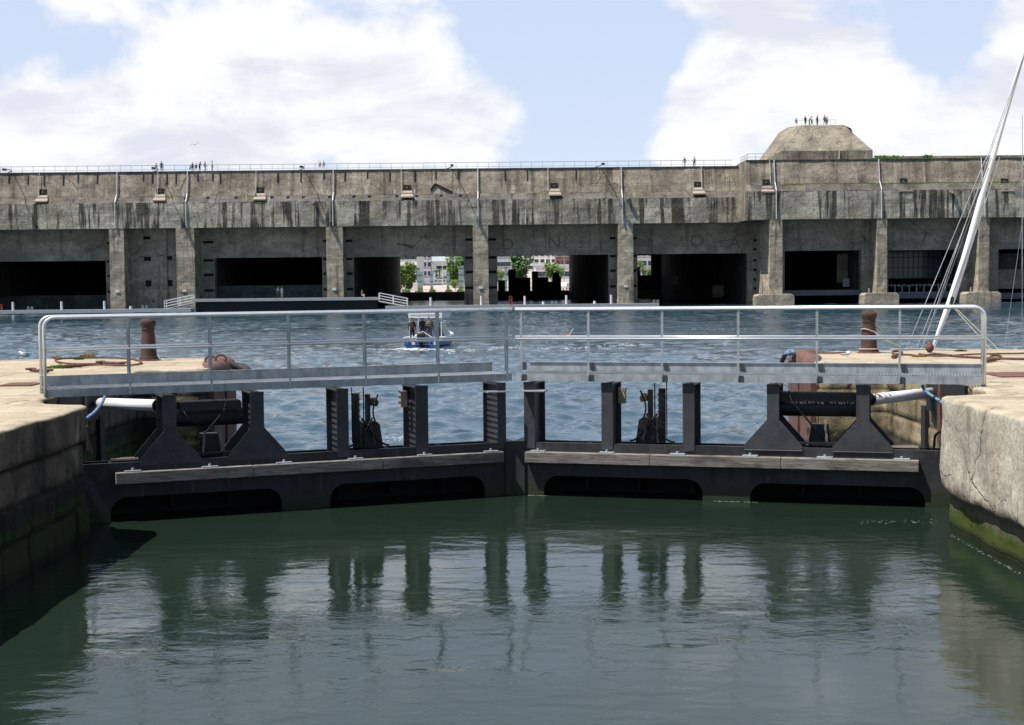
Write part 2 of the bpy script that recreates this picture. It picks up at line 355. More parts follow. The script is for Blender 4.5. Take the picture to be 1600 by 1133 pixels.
def sky_blob(px, py, rx, ry, w):
    x0 = (px-800)/F; z0 = (445 - .0105*(px-800) - py)/F
    a = wmath('POWER', wmath('DIVIDE', wmath('SUBTRACT', dx, x0), rx/F), 2.0)
    b = wmath('POWER', wmath('DIVIDE', wmath('SUBTRACT', dz, z0), ry/F), 2.0)
    g = wmath('EXPONENT', wmath('MULTIPLY', wmath('ADD', a, b), -1.0))
    return wmath('MULTIPLY', wmath('MULTIPLY', g, w), wmath('GREATER_THAN', dy, 0.0))
blobs = [(430,80,230,110,.4),(300,190,150,70,.4),(600,170,200,85,.42),(90,205,80,55,.5),(70,250,120,40,.3),(740,200,75,60,.32),(700,60,90,70,.2),(170,30,60,40,.22),
         (1110,180,70,90,.5),(1150,10,190,34,.36),(1230,110,110,60,.3),(1340,150,70,70,.26),(1570,110,80,90,.5),(1500,225,150,34,.34),(1060,240,60,34,.3),(1300,225,120,30,.3),
         (30,70,80,100,-.4),(190,110,60,50,-.2),(900,110,120,170,-.5),(830,20,70,60,-.4),(1430,60,60,75,-.45),(960,190,60,50,-.25),(1020,90,50,60,-.2)]
tot = None
for bdat in blobs:
    o = sky_blob(*bdat); tot = o if tot is None else wmath('ADD', tot, o)
n1 = wnoise(4.5, 12, .58, (2.1, .3, .8), dist=.25); n2 = wnoise(15, 12, .6, (5.1, 1.3, 2.8), sc=(1,1,1.25), dist=.2)
dens = wmath('ADD', wmath('ADD', wmath('MULTIPLY', n1, .45), wmath('MULTIPLY', n2, .55)), wmath('MULTIPLY', tot, .47))
hz = wmath('EXPONENT', wmath('MULTIPLY', wmath('POWER', wmath('DIVIDE', dz, .1), 2.0), -1.0))
dens = wmath('ADD', dens, wmath('MULTIPLY', hz, .07))
def wramp(v, a, b):
    m = wn.new('ShaderNodeMapRange'); m.interpolation_type = 'SMOOTHSTEP'; wt.links.new(v, m.inputs[0]); m.inputs[1].default_value = a; m.inputs[2].default_value = b; return m.outputs[0]
dens = wmath('SUBTRACT', dens, wmath('MULTIPLY', wramp(wmath('MULTIPLY', dy, -1.0), -.1, .3), .2))  # unseen clouds behind the camera thinned to cut fill on shaded faces
dens = wmath('SUBTRACT', dens, wmath('MULTIPLY', wramp(dz, .55, .8), .1))  # overhead clouds thinned too, for less ambient light
mr = wn.new('ShaderNodeMapRange'); mr.interpolation_type = 'SMOOTHSTEP'; wt.links.new(dens, mr.inputs[0]); mr.inputs[1].default_value = .5; mr.inputs[2].default_value = .63
n3 = wnoise(9, 10, .6, (9.1, 4.3, 1.0), sc=(1,1,2.4), dist=.3)
mr2 = wn.new('ShaderNodeMapRange'); mr2.interpolation_type = 'SMOOTHSTEP'; wt.links.new(n3, mr2.inputs[0]); mr2.inputs[1].default_value = .44; mr2.inputs[2].default_value = .66
cc = wn.new('ShaderNodeMix'); cc.data_type = 'RGBA'; wt.links.new(mr2.outputs[0], cc.inputs[0])
cc.inputs[6].default_value = (9.9,10.0,10.1,1); cc.inputs[7].default_value = (7.5,7.9,8.9,1)
# paler sky ahead only; the unseen sky behind the camera stays dim
vl = wn.new('ShaderNodeMix'); vl.data_type = 'RGBA'; wt.links.new(wmath('MULTIPLY', wramp(dy, -.2, .5), .68), vl.inputs[0]); wt.links.new(sky.outputs[0], vl.inputs[6]); vl.inputs[7].default_value = (8.0,9.0,11.3,1)
fm = wn.new('ShaderNodeMix'); fm.data_type = 'RGBA'; wt.links.new(mr.outputs[0], fm.inputs[0]); wt.links.new(vl.outputs[2], fm.inputs[6]); wt.links.new(cc.outputs[2], fm.inputs[7])
wt.links.new(fm.outputs[2], bg.inputs[0]); bg.inputs[1].default_value = .074
sl = bpy.data.lights.new('sun', 'SUN'); sl.energy = 4.8; sl.angle = math.radians(.5); sl.color = (1, .955, .89)
so = bpy.data.objects.new('sun', sl); COL.objects.link(so); so.rotation_euler = SUN.to_track_quat('Z', 'Y').to_euler()
S.view_settings.view_transform = 'Standard'; S.view_settings.look = 'None'; S.view_settings.exposure = .45; S.view_settings.gamma = 1

# ---------------------------------------------------------------- gate leaves (plan frames)
APX = Vector((.03, 25.6, 0))
def leaf_frame(px_end, depth_end):
    e = Vector(((px_end-800)/F*depth_end, depth_end, 0)); d = (e - APX); ln = d.length; d /= ln
    n = Vector((-d.y, d.x, 0)); n = n if n.y > 0 else -n
    return dict(o=APX, d=d, n=n, len=ln)
LL = leaf_frame(66, 22.7); LR = leaf_frame(1541, 23.4)
def lp(lf, px, py, off=0.0):
    P = on_plane(px, py, lf['o'] + lf['n']*off, lf['n']); r = P - lf['o']; return r.dot(lf['d']), P.z
def w(lf, u, z, off=0.0): return lf['o'] + lf['d']*u + lf['n']*off + Vector((0, 0, z))

# ---------------------------------------------------------------- water sheets
QZ = 1.9
rng = np.random.default_rng(3)
waves = []
for lam, amp, k in ((5.5,.035,3),(3.1,.038,4),(1.9,.032,6),(1.1,.023,8),(.66,.014,8)):
    for i in range(k):
        th = rng.normal(-.9, .75); l = lam*rng.uniform(.8, 1.25)
        waves.append((2*PI/l*math.cos(th), 2*PI/l*math.sin(th), amp*rng.uniform(.5, 1)/math.sqrt(k)*1.3, rng.uniform(0, 2*PI)))
def wave_z(x, y):
    z = 0*x; wx = x + .35*np.sin(y*.31+.2*x) ; wy = y + .4*np.sin(x*.27+1)
    for kx, ky, a, p in waves:
        s_ = np.sin(kx*wx + ky*wy + p); z = z + a*(s_ + .35*(s_*s_ - .5))
    g = .75 + .45*np.sin(x*.05+1.3)*np.sin(y*.043) 
    return z*g
nr, nc = 560, 620
ys = 22.5*np.power(260/22.5, np.linspace(0, 1, nr)); aa = np.linspace(-.47, .47, nc)
Yg, Ag = np.meshgrid(ys, aa, indexing='ij'); Xg = Ag*Yg
Zg = wave_z(Xg, Yg)*np.clip((Yg-20)/12, .3, 1)
# tucked under the lock water in front of the leaves
uu = np.where(Xg < 0, -Xg, Xg); lim = np.where(Xg < 0, 25.6+.85 - uu*.39, 25.6+.85 - uu*.286)
Zg = np.where(Yg < lim, -.4, Zg)
me = bpy.data.meshes.new('water'); vs = np.stack([Xg, Yg, Zg], -1).reshape(-1, 3)
idx = np.arange(nr*nc).reshape(nr, nc); fc = np.stack([idx[:-1,:-1], idx[:-1,1:], idx[1:,1:], idx[1:,:-1]], -1).reshape(-1, 4)
me.vertices.add(len(vs)); me.vertices.foreach_set('co', vs.ravel()); me.loops.add(fc.size); me.loops.foreach_set('vertex_index', fc.ravel())
me.polygons.add(len(fc)); me.polygons.foreach_set('loop_start', np.arange(0, fc.size, 4)); me.polygons.foreach_set('loop_total', np.full(len(fc), 4)); me.polygons.foreach_set('use_smooth', np.ones(len(fc), bool))
me.update(); me.materials.append(M['basin']); bw = bpy.data.objects.new('basin_water', me); COL.objects.link(bw); tag(bw, kind='structure')
mb = MB()
for s_ in (-1, 1): mb.add([(s_*.47*22.5,22.5,-.02),(s_*700,22.5,-.02),(s_*700,420,-.02),(s_*.47*260,420,-.02),(s_*.47*260,260,-.02)], [(0,1,2,3,4)])
mb.add([(-122,260,-.02),(122,260,-.02),(122,420,-.02),(-122,420,-.02)], [(0,1,2,3)])
tag(mb.build('outer_water', M['basin']), kind='structure')
mb = MB(); q = [w(LL, 8.3, 0, .77), w(LL, -.15, 0, .8), w(LR, 8.3, 0, .77)]
LWZ = -.1
mb.add([(-8.3,-30,LWZ),(8.3,-30,LWZ)] + [(p.x, p.y, LWZ) for p in reversed(q)], [(0,1,2,3,4)])
tag(mb.build('lock_water', M['lock']), kind='structure')

# ---------------------------------------------------------------- quays and lock walls
def side(s):
    """plan outline of one quay, s=-1 left, +1 right; inner edge from near to far"""
    near = [(6.4,-30),(6.4,0),(6.4,8),(6.4,14),(6.4,21.2),(6.42,21.5),(6.52,21.72),(6.8,21.86),(7.2,21.95),(7.42,22.15),(7.45,22.6)]
    rec = [(7.47,23.2),(7.55,23.9),(7.95,24.2),(7.95,30.4)]
    rt_ = [(7.9,30.6),(6.75,30.7),(6.58,30.85)]
    nose = [(6.55,31.5),(6.56,33.6),(6.7,34.5),(7.1,35.2),(7.8,35.75),(8.7,36.0),(12,36.15),(30,36.2),(90,36.2)]
    return [[(s*x, y) for x, y in part] for part in (near, rec, rt_, nose)]
def resample(pts, step):
    out = [Vector((*pts[0], 0))]
    for a, b in zip(pts, pts[1:]):
        a = Vector((*a, 0)); b = Vector((*b, 0)); L_ = (b-a).length; n = max(1, int(L_/step))
        out += [a.lerp(b, i/n) for i in range(1, n+1)]
    return out
def wall_strip(name, mat, pts, s, disp, parent, step=.12, zst=None, inset=.35, zoff=0.0):
    step *= .75
    P = resample(pts, step); n = len(P); prof = [(inset, QZ+.003+zoff),(inset*.5, QZ+.012+zoff),(.05, QZ+.004+zoff),(.012, QZ-.012),(.0, QZ-.05)]
    zs = list(np.arange(QZ-.12, -.35, -.06)) + [-.8, -1.8]
    prof += [(0, z) for z in zs]
    vs = []; acc = 0; jt = []; tn = []
    for i, p in enumerate(P):
        d = (P[min(i+1, n-1)] - P[max(i-1, 0)]).normalized(); nrm = Vector((d.y, -d.x, 0))*(-1 if s > 0 else 1)   # towards the water
        if i: acc += (P[i]-P[i-1]).length
        for j, (ins, z) in enumerate(prof):
            k = disp(acc, z, p) if j >= 2 else (disp(acc, z, p)*.5 if j == 1 else 0)
            dzz = (mn.noise(Vector((acc*1.3, z*2, 4)))*.018 if 0 < j < 4 else 0)
            vs.append(p - nrm*ins + nrm*k + Vector((0, 0, z + dzz))); jt.append(min(1, JV[0]) if j > 2 else 0.0); tn.append(JV[1])
    m_ = len(prof); fs = [(i*m_+j, (i+1)*m_+j, (i+1)*m_+j+1, i*m_+j+1) for i in range(n-1) for j in range(m_-1)]
    b = MB(); b.add(vs, fs); o = b.build(name, mat, parent, smooth=True); at = o.data.attributes.new('joint', 'FLOAT', 'POINT'); at.data.foreach_set('value', jt); at = o.data.attributes.new('tone', 'FLOAT', 'POINT'); at.data.foreach_set('value', tn); return o
JV = [0.0, 0.0]
def cell(a): return (math.sin(a*127.1+3.7)*43758.5453) % 1
def disp_blocks(bw_, seedo, coping=.0, amp=.05, rows=(1.36,.88,.42,-.1)):
    def f(sx_, z, p):
        row = sum(z < r for r in rows); ss = sx_ + cell(row+seedo)*bw_; c = math.floor(ss/bw_); fx = ss/bw_ - c
        k = (cell(c*3.1+row*7.7+seedo)-.5)*amp; JV[1] = cell(c*5.3+row*2.9+seedo)
        e = min(fx, 1-fx)*bw_; e += mn.noise(Vector((sx_*2, z*6, seedo)))*.02; JV[0] = max(0, 1-e/.045); k -= .035*max(0, 1-e/.045)
        for r in rows: q_ = abs(z-r + mn.noise(Vector((sx_*1.5, 7, seedo)))*.03); k -= .035*max(0, 1-q_/.045); JV[0] = max(JV[0], 1-q_/.045)
        k += mn.fractal(Vector((sx_*1.7, z*1.7, seedo)), 1, 2, 6)*.035
        if coping and z > rows[0]+.02: k += coping
        return k
    return f
def disp_concrete(seedo):
    def f(sx_, z, p):
        k = mn.fractal(Vector((sx_*.9, z*1.1, seedo)), 1, 2, 6)*.045
        JV[0] = 0; JV[1] = 0
        lim = .52 + .16*mn.noise(Vector((sx_*.9, 3, seedo)))
        if z < lim: k -= min(.12, (lim-z)*1.3)
        return k
    return f
def inset_poly(pts, d, s):
    P = [Vector((*p, 0)) for p in pts]; out = []
    for i, p in enumerate(P):
        t_ = (P[min(i+1, len(P)-1)] - P[max(i-1, 0)]).normalized(); nrm = Vector((t_.y, -t_.x, 0))*(-1 if s > 0 else 1); out.append(p - nrm*d)
    return out
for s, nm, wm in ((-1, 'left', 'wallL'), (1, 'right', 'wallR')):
    near, rec, rtn, nose = side(s)
    allp = near + rec + rtn + nose
    top = [p + Vector((0,0,QZ)) for p in inset_poly(allp, .3, s)]
    mb = MB(); poly = [tuple(p) for p in top] + [(s*90, -30, QZ)]
    mb.add(poly, [tuple(range(len(poly)))]); o = mb.build('quay_'+nm, M['quay'], fix=False)
    bm = bmesh.new(); bm.from_mesh(o.data); bmesh.ops.recalc_face_normals(bm, faces=bm.faces)
    for f_ in bm.faces:
        if f_.normal.z < 0: f_.normal_flip()
    bm.to_mesh(o.data); bm.free(); tag(o, kind='structure')
    wall = tag(empty('lock_wall', (0,0,0)), 'dark mossy stone block lock wall in shade on the left of the lock' if s < 0 else 'cracked pale rough concrete lock wall in sun on the right of the lock', 'wall')
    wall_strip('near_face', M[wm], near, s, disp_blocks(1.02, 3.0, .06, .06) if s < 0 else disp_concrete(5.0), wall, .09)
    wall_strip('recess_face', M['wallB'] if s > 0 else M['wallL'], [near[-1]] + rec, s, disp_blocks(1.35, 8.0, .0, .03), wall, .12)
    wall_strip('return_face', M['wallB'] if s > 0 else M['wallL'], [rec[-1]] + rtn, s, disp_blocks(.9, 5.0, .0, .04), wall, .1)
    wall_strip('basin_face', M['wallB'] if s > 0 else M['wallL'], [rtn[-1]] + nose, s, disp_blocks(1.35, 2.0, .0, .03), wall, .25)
    # rusty steel cladding rolled over the nose of the quay
    P = resample([(s*x, y) for x, y in ((6.6,31.3),(6.55,32.2),(6.56,33.6),(6.7,34.5),(7.05,35.15))], .15)
    prof = [(.5,QZ-.02),(.46,QZ+.07),(.28,QZ+.13),(.08,QZ+.11),(-.04,QZ+.0),(-.08,QZ-.16),(-.07,QZ-.35),(-.07,.9),(-.06,-.5)]
    vs = []
    for i, p in enumerate(P):
        d = (P[min(i+1, len(P)-1)] - P[max(i-1, 0)]).normalized(); nrm = Vector((d.y, -d.x, 0))*(-1 if s > 0 else 1)
        tq = min(1, i/9)
        for ins, z in prof: vs.append(p - nrm*(ins*(.25+.75*tq) if ins > 0 else ins) + Vector((0,0,(z-QZ)*(.3+.7*tq)+QZ if z > QZ else z)) + Vector((0,0,.012*mn.noise(Vector((i*.3, z*2, s))))))
    m_ = len(prof); mb = MB(); mb.add(vs, [(i*m_+j, (i+1)*m_+j, (i+1)*m_+j+1, i*m_+j+1) for i in range(len(P)-1) for j in range(m_-1)])
    mb.add([vs[j] for j in range(m_)], [tuple(range(m_))]); mb.add([vs[(len(P)-1)*m_+j] for j in range(m_)], [tuple(range(m_))])
    mb.build('rusty_nosing', M['rustpale'], wall, smooth=True)
    # rusted vertical strips on the far wall
    for yy in (31.0, 32.4): MB().box((s*6.44, yy, -.5), (s*6.6, yy+.16, QZ-.2)).build('steel_strip', M['rust'], wall)
    # ram niche's shade as a black block and dark slot in the recess wall
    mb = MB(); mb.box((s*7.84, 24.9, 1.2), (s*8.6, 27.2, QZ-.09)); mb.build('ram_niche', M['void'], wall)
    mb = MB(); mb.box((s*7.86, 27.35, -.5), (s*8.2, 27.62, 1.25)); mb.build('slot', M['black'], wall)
    mb = MB(); mb.box((s*7.8, 26.2, .7), (s*8.05, 26.35, QZ-.08)); mb.build('post_guide', M['rust'], wall)
    # rusty threshold plate
    mb = MB(); c = Vector((s*9.0, 24.2, QZ+.012)); mb.box((s*8.75, 25.7 if s > 0 else 26.1, QZ-.02), (s*12.5 if s > 0 else s*9.35, 26.9, QZ+.022)); o = mb.build('cover_plate', M['rust'])
    tag(o, 'rusty steel plate lying flat on the %s quay beyond the end of the footbridge' % nm, 'plate')

# ---------------------------------------------------------------- gate leaves
def arc_notch(u0, u1, zt, r):
    pts = []
    for k in range(7): a = PI - k*PI/12; pts.append((u0 + r + r*math.cos(a), zt - r + r*math.sin(a)))
    for k in range(7): a = PI/2 - k*PI/12; pts.append((u1 - r + r*math.cos(a), zt - r + r*math.sin(a)))
    return pts
def make_leaf(lf, sgn, cols, rails, arches, timber, label, far_px):
    U = lambda px, py=600: lp(lf, px, py)[0]
    Z = lambda px, py, off=0.0: lp(lf, px, py, off)[1]
    g = empty('lock_gate', APX); g.location = (0, 0, 0); tag(g, label, 'lock gate', 'pair of mitre gates closing the lock')
    d, n = lf['d'], lf['n']; O = lf['o']; zv = Vector((0,0,1))
    ztop = .85; D = .74; Lg = lf['len'] - .1
    # front skin with arched openings
    out = [(0.02, -1.6), (0.02, ztop), (Lg+.25, ztop), (Lg+.25, -1.6)]
    xs = sorted(arches, key=lambda a: a[0]); bot = []
    for u0, u1, zt in reversed(xs): bot += [(u1, -1.6)] + list(reversed(arc_notch(u0, u1, zt, .26))) + [(u0, -1.6)]
    out += bot
    mb = MB(); mb.prism(out, O, d, zv, n, -.02, .05); mb.build('skin_plate', M['skin'], g)
    mb = MB(); mb.prism([(.02,-1.6),(.02,ztop-.045),(Lg+.25,ztop-.045),(Lg+.25,-1.6)], O, d, zv, n, D, D+.06); mb.build('rear_plate', M['void'], g)
    mb = MB()
    for k in range(9):
        u = .3 + k*(Lg-.3)/8; a = w(lf, u, .4, .3); b = w(lf, u, .4, D-.01)
        mb.bar(a, b, .04, .8)
    mb.prism([(.0,0),(.0,1),(1,1),(1,0)], w(lf, .21, .68, .052), d*(Lg-.2), n*(D-.054), zv, 0, .04)  # top cover added to keep sun out of the gate interior
    mb.build('inner_girder_and_sun_cover', M['void'], g)
    # mitre post
    mb = MB(); mb.prism([(0.0,-1.6),(0.0,ztop+.02),(.2,ztop+.02),(.2,-1.6)], O, d, zv, n, -.06, D*.9); mb.build('mitre_post', M['skin'], g)
    mb = MB(); mb.prism([(Lg+.05,-1.6),(Lg+.05,ztop+.02),(Lg+.4,ztop+.02),(Lg+.4,-1.6)], O, d, zv, n, -.03, D*.9); mb.build('heel_post', M['gate'], g)
    zf = Z(far_px, 595 if sgn > 0 else 596) ; zw = zf - .02
    # columns
    for i, (p0, p1) in enumerate(cols):
        u0, u1 = sorted((U(p0), U(p1))); mb = MB(); uc = (u0+u1)/2; hw = (u1-u0)/2
        if i < 3:
            mb.prism([(uc-hw,ztop-.1),(uc-hw,zw),(uc+hw,zw),(uc+hw,ztop-.1)], O, d, zv, n, -.035, -.01)
        else:
            gw = .49; gz = 1.32
            mb.prism([(uc-gw,ztop-.05),(uc-gw,ztop+.03),(uc-hw,gz),(uc-hw,zw),(uc+hw,zw),(uc+hw,gz),(uc+gw,ztop+.03),(uc+gw,ztop-.05)], O, d, zv, n, -.035, -.01)
            mb.prism([(uc-gw,ztop-.05),(uc-gw,ztop+.03),(uc-hw,gz),(uc-hw,zw),(uc+hw,zw),(uc+hw,gz),(uc+gw,ztop+.03),(uc+gw,ztop-.05)], O, d, zv, n, D-.05, D-.02)
        mb.prism([(uc-.012,ztop-.1),(uc-.012,zw-.002),(uc+.012,zw-.002),(uc+.012,ztop-.1)], O, d, zv, n, -.01, D-.05)
        if i < 3: mb.prism([(uc-hw,ztop-.1),(uc-hw,zw),(uc+hw,zw),(uc+hw,ztop-.1)], O, d, zv, n, D-.05, D-.02)
        mb.prism([(uc-hw-.005,0),(uc+hw+.005,0),(uc+hw+.005,.02),(uc-hw-.005,.02)], O + zv*(zw-.04), d, zv, n, -.05, D)
        if i > 2: mb.tube([w(lf, uc-gw, ztop-.052, -.04), w(lf, uc+gw, ztop-.052, -.04)], .008, 6)
        col = mb.build('column', M['gate'], g)
        if i == 0:
            mb = MB(); a = uc + .1; mb.prism([(a-.2,0),(a+.22,0),(a+.22,.022),(a-.2,.022)], O + zv*(zw-.16), d, zv, n, -.2, .1); mb.build('step_plate', M['galv'], col)
        if i == 1:
            mb = MB(); mb.prism([(uc+hw,zw-.4),(uc+hw,zw-.12),(uc+hw+.12,zw-.12),(uc+hw+.12,zw-.4)], O, d, zv, n, .45, .6); mb.build('junction_box', M['pale'], col)
    # timber rubbing beam
    (tx0, ty0, ty1), (tx1, ty2, ty3) = timber
    zt1 = Z(tx0, (ty0)) ; zb1 = Z(tx0, ty1); zt1 = (zt1 + Z(tx1, ty2))/2; zb1 = (zb1 + Z(tx1, ty3))/2
    ua, ub = sorted((U(tx0), U(tx1))); mb = MB()
    segs = 3
    for k in range(segs):
        a = ua + (ub-ua)*k/segs; b = ua + (ub-ua)*(k+1)/segs - .006
        mb.prism([(a,zb1),(a,zt1),(b,zt1),(b,zb1)], O, d, zv, n, -.19, -.025)
    tb = mb.build('timber_beam', M['timber'], g, bevel=.008)
    for k in range(6):
        u = ua + .22 + (ub-ua-.5)*k/5; mb = MB(); mb.prism([(u-.13,0),(u+.13,0),(u+.13,.022),(u-.13,.022)], O + zv*zt1, d, zv, n, -.16, .0); mb.lathe(w(lf, u, zt1+.02, -.09), [(.022,0),(.022,.04)], 8)
        mb.build('clamp_plate', M['galv'], tb)
    # small fittings hung below the timber and weed along the waterline
    # actuator between column 2 and 3
    u = (U(cols[1][0]) + U(cols[2][0]))/2 + (.08 if sgn > 0 else .05)
    mb = MB(); mb.prism([(u-.26,ztop-.02),(u-.2,ztop+.4),(u-.12,ztop+.46),(u+.1,ztop+.44),(u+.1,ztop-.02)], O, d, zv, n, .3, .62); ac = mb.build('sluice_actuator', M['gateblk'], g, bevel=.01)
    zz0 = ztop; mb = MB()
    mb.bar(w(lf,u+.2,zz0,.4), w(lf,u+.2,zw-.12,.4), .12, .1); mb.bar(w(lf,u-.0,zz0,.36), w(lf,u-.0,zw-.14,.36), .09, .09)
    for q_ in range(7): mb.bar(w(lf,u+.13,zz0+.25+.1*q_,.35), w(lf,u+.27,zz0+.25+.1*q_,.35), .02, .02)
    mb.build('rack_post', M['gateblk'], ac)
    mb = MB(); mb.tube([w(lf,u+.09,zz0,.3), w(lf,u+.09,zw-.02,.3)], .012, 6); mb.tube([w(lf,u+.3,zz0+.1,.3), w(lf,u+.3,zw,.3)], .01, 6)
    mb.tube([w(lf,u-.35+.9*t_, zz0+.03+.9*math.sin(t_*2.6)*t_, .26) for t_ in np.linspace(0,.55,9)], .018, 6)
    mb.tube([w(lf,u-.12+.06*math.sin(t_*5), zz0+.4+.7*t_, .24) for t_ in np.linspace(0,.75,9)], .016, 6)
    mb.tube([w(lf,u+.45-.5*t_, zz0+.02+.5*t_*t_, .26) for t_ in np.linspace(0,1,9)], .018, 6)
    mb.tube([w(lf,u-.1+.1*t_, zz0+.05+.35*t_, .2) for t_ in (0,1)], .02, 6); mb.build('hose', M['rubber'], ac)
    mb = MB(); mb.prism([(u-.16,0),(u-.05,.02),(u-.03,.14),(u-.14,.16),(u-.19,.07)], O + zv*(zw-.36), d, zv, n, .3, .45); mb.build('valve', M['bark'], ac, bevel=.01)
    # ram housing between column 4 and 5
    u0, u1 = sorted((U(cols[3][0]), U(cols[4][1]))); zc = (1.49)
    mb = MB(); mb.tube([w(lf,u0+.05,zc,.42), w(lf,u1-.05,zc,.42)], .14, 16)
    for k in range(44): 
        uu_ = u0+.15 + (u1-u0-.3)*k/43; mb.tube([w(lf,uu_,zc,.42), w(lf,uu_+.012,zc,.42)], .148, 14)
    ho = mb.build('ram_housing', M['gateblk'], g)
    mb = MB(); mb.prism([(u0+.1,zc+.13),(u0+.1,zc+.26),(u1-.1,zc+.26),(u1-.1,zc+.13)], O, d, zv, n, .22, .25)
    for k in range(50):
        uu_ = u0+.12 + (u1-u0-.24)*k/49; mb.bar(w(lf,uu_,zc+.27,.23), w(lf,uu_,zc+.27,.6), .012, .02)
    mb.prism([(u0+.1,zc+.13),(u0+.1,zc+.26),(u1-.1,zc+.26),(u1-.1,zc+.13)], O, d, zv, n, .58, .61); mb.build('cable_tray', M['gateblk'], ho)
    mb = MB(); uc = (u0+u1)/2
    mb.tube([w(lf, u0+.35, zc+.3, .2), w(lf, u0+.4, zc+.12, .18), w(lf, u0+.62, zc-.14, .2), w(lf, u0+.8, zc-.35, .25), w(lf, uc+.1, ztop+.1, .35)], .016, 6); mb.build('hose', M['rubber'], ho)
    mb = MB(); mb.prism([(uc-.2,ztop-.02),(uc-.14,ztop+.36),(uc+.14,ztop+.36),(uc+.2,ztop-.02)], O, d, zv, n, .45, .65)
    mb.bar(w(lf,uc-.33,ztop+.06,.2), w(lf,uc+.33,ztop+.06,.2), .03, .03); mb.build('bracket', M['gateblk'], ho)
    for q_ in (-.22,.14): MB().bar(w(lf,uc+q_,ztop+.02,.3), w(lf,uc+q_*.7,ztop+.42,.3), .035, .02).build('strut', M['pale'], ho)
    # walkway
    ug0 = U(797 if sgn < 0 else 807); ug1 = U(rails[-1]); Wd = 1.0
    # front edge of the walkway sits a little proud of the columns
    f0 = -.1; f1 = f0 + Wd
    wy = empty('walkway'); wy.parent = g
    Zw = lambda px, py, off=f0: lp(lf, px, py, off)[1]
    zb = (Zw(far_px, 595.5) + (Zw(70, 621) if sgn < 0 else Zw(1540, 600.5)))/2
    zd = zb + .125
    for off, zt_, zb_ in ((f0, zd, zb), (f1, zd+.16, zb)):
        mb = MB(); mb.prism([(ug0,zb_),(ug0,zt_),(ug1,zt_),(ug1,zb_)], O, d, zv, n, off, off+.012)
        mb.prism([(ug0,zb_),(ug0,zb_+.012),(ug1,zb_+.012),(ug1,zb_)], O, d, zv, n, off+.012, off+.06)
        if zt_ > zd: mb.prism([(ug0,zt_-.012),(ug0,zt_),(ug1,zt_),(ug1,zt_-.012)], O, d, zv, n, off-.02, off)
        mb.build('fascia' if zt_ == zd else 'toe_board', M['galv'], wy)
    mb = MB(); k = ug0+.03
    while k < ug1-.02: mb.bar(w(lf,k,zd-.02,f0+.02), w(lf,k,zd-.02,f1-.01), .006, .03); k += .05
    for q_ in np.linspace(f0+.08, f1-.08, 7): mb.bar(w(lf,ug0,zd-.022,q_), w(lf,ug1,zd-.022,q_), .008, .026)
    mb.build('deck_grating', M['galv'], wy)
    zt_ = Zw(rails[0], 485); zt2 = Zw(rails[-1], 493.5 if sgn < 0 else 477.5)
    ztr = (zt_ + zt2)/2 if False else zd + 1.13
    zm = zd + .62
    R = .16
    for off, fr in ((f0-.01, 1), (f1+.02, 0)):
        pe = 800 if sgn < 0 else 805; uu0 = lp(lf, pe, 500, off)[0]; ue = ug1-.02
        pts = [w(lf, uu0, ztr, off)] + [w(lf, ue-R + R*math.sin(a), ztr-R + R*math.cos(a), off) for a in np.linspace(0, PI/2, 7)] + [w(lf, ue, zb+.02, off)]
        mb = MB(); mb.tube(pts, .027, 10); mb.build('handrail', M['rail'], wy, smooth=True)
        mb = MB(); mb.tube([w(lf, uu0, zm, off), w(lf, ue, zm, off)], .017, 8); mb.build('mid_rail', M['rail'], wy, smooth=True)
        for px in rails[:-1]:
            sh = -3 if sgn < 0 else 1
            up_ = lp(lf, px, 540, off)[0] if fr else lp(lf, px+sh, 540, off)[0]
            mb = MB(); mb.bar(w(lf, up_, zb+.01 if fr else zd, off), w(lf, up_, ztr, off), .03, .014, upv=tuple(n)); po = mb.build('post', M['galv'], wy)
            if fr:
                for zz in (zb+.03, zb+.09): MB().tube([w(lf, up_, zz, off-.012), w(lf, up_, zz, off-.035)], .014, 6).build('bolt', M['galv'], po)
                if sgn > 0:
                    mb = MB(); mb.prism([(up_+.02,zb+.0),(up_+.02,zd-.01),(up_+.09,zd-.01),(up_+.09,zb+.0)], O, d, zv, n, f0-.012, f0-.001); mb.build('splice_plate', M['gate'], po)
                    ur = lp(lf, px+3, 580, f1-.03)[0]; mb = MB(); mb.prism([(ur,zd+.01),(ur,zd+.15),(ur+.07,zd+.15),(ur+.07,zd+.01)], O, d, zv, n, f1-.04, f1-.021); mb.build('splice_plate', M['gate'], po)
    # cross bearers under the deck
    for px in rails: 
        uq = lp(lf, px, 590, f0)[0]; uq = min(max(uq, ug0+.05), ug1-.05); MB().bar(w(lf,uq,zb+.05,f0+.02), w(lf,uq,zb+.05,f1), .05, .06).build('bearer', M['gate'], wy)
    return g, zb
colsL = [(757+19,789),(648,667.5),(525,543),(390,411),(253,274)]
colsR = [(819,835.5),(940,957.5),(1067,1085),(1198.5,1217.5),(1338,1358.5)]
archL = []; archR = []
for p0, p1, py in ((757,515,748),(440,172,768)):
    archL.append((lp(LL,p0,py)[0], lp(LL,p1,py)[0], lp(LL,(p0+p1)/2,py+2)[1]))
for p0, p1, py in ((850,1098,746),(1172,1446,758)):
    archR.append((lp(LR,p0,py)[0], lp(LR,p1,py)[0], lp(LR,(p0+p1)/2,py)[1]))
gl, zbl = make_leaf(LL, -1, colsL, [792.5,685,571,452.5,329.5,202,68], archL, ((781,702,720),(175,740,756)), 'left leaf of the dark grey mitre gate, in shade, carrying its half of the footbridge', 790)
gr, zbr = make_leaf(LR, 1, colsR, [814,919,1034,1153,1276,1405.5,1540], archR, ((823,702,719),(1437,721,738)), 'right leaf of the dark grey mitre gate in sun, carrying its half of the footbridge', 815)

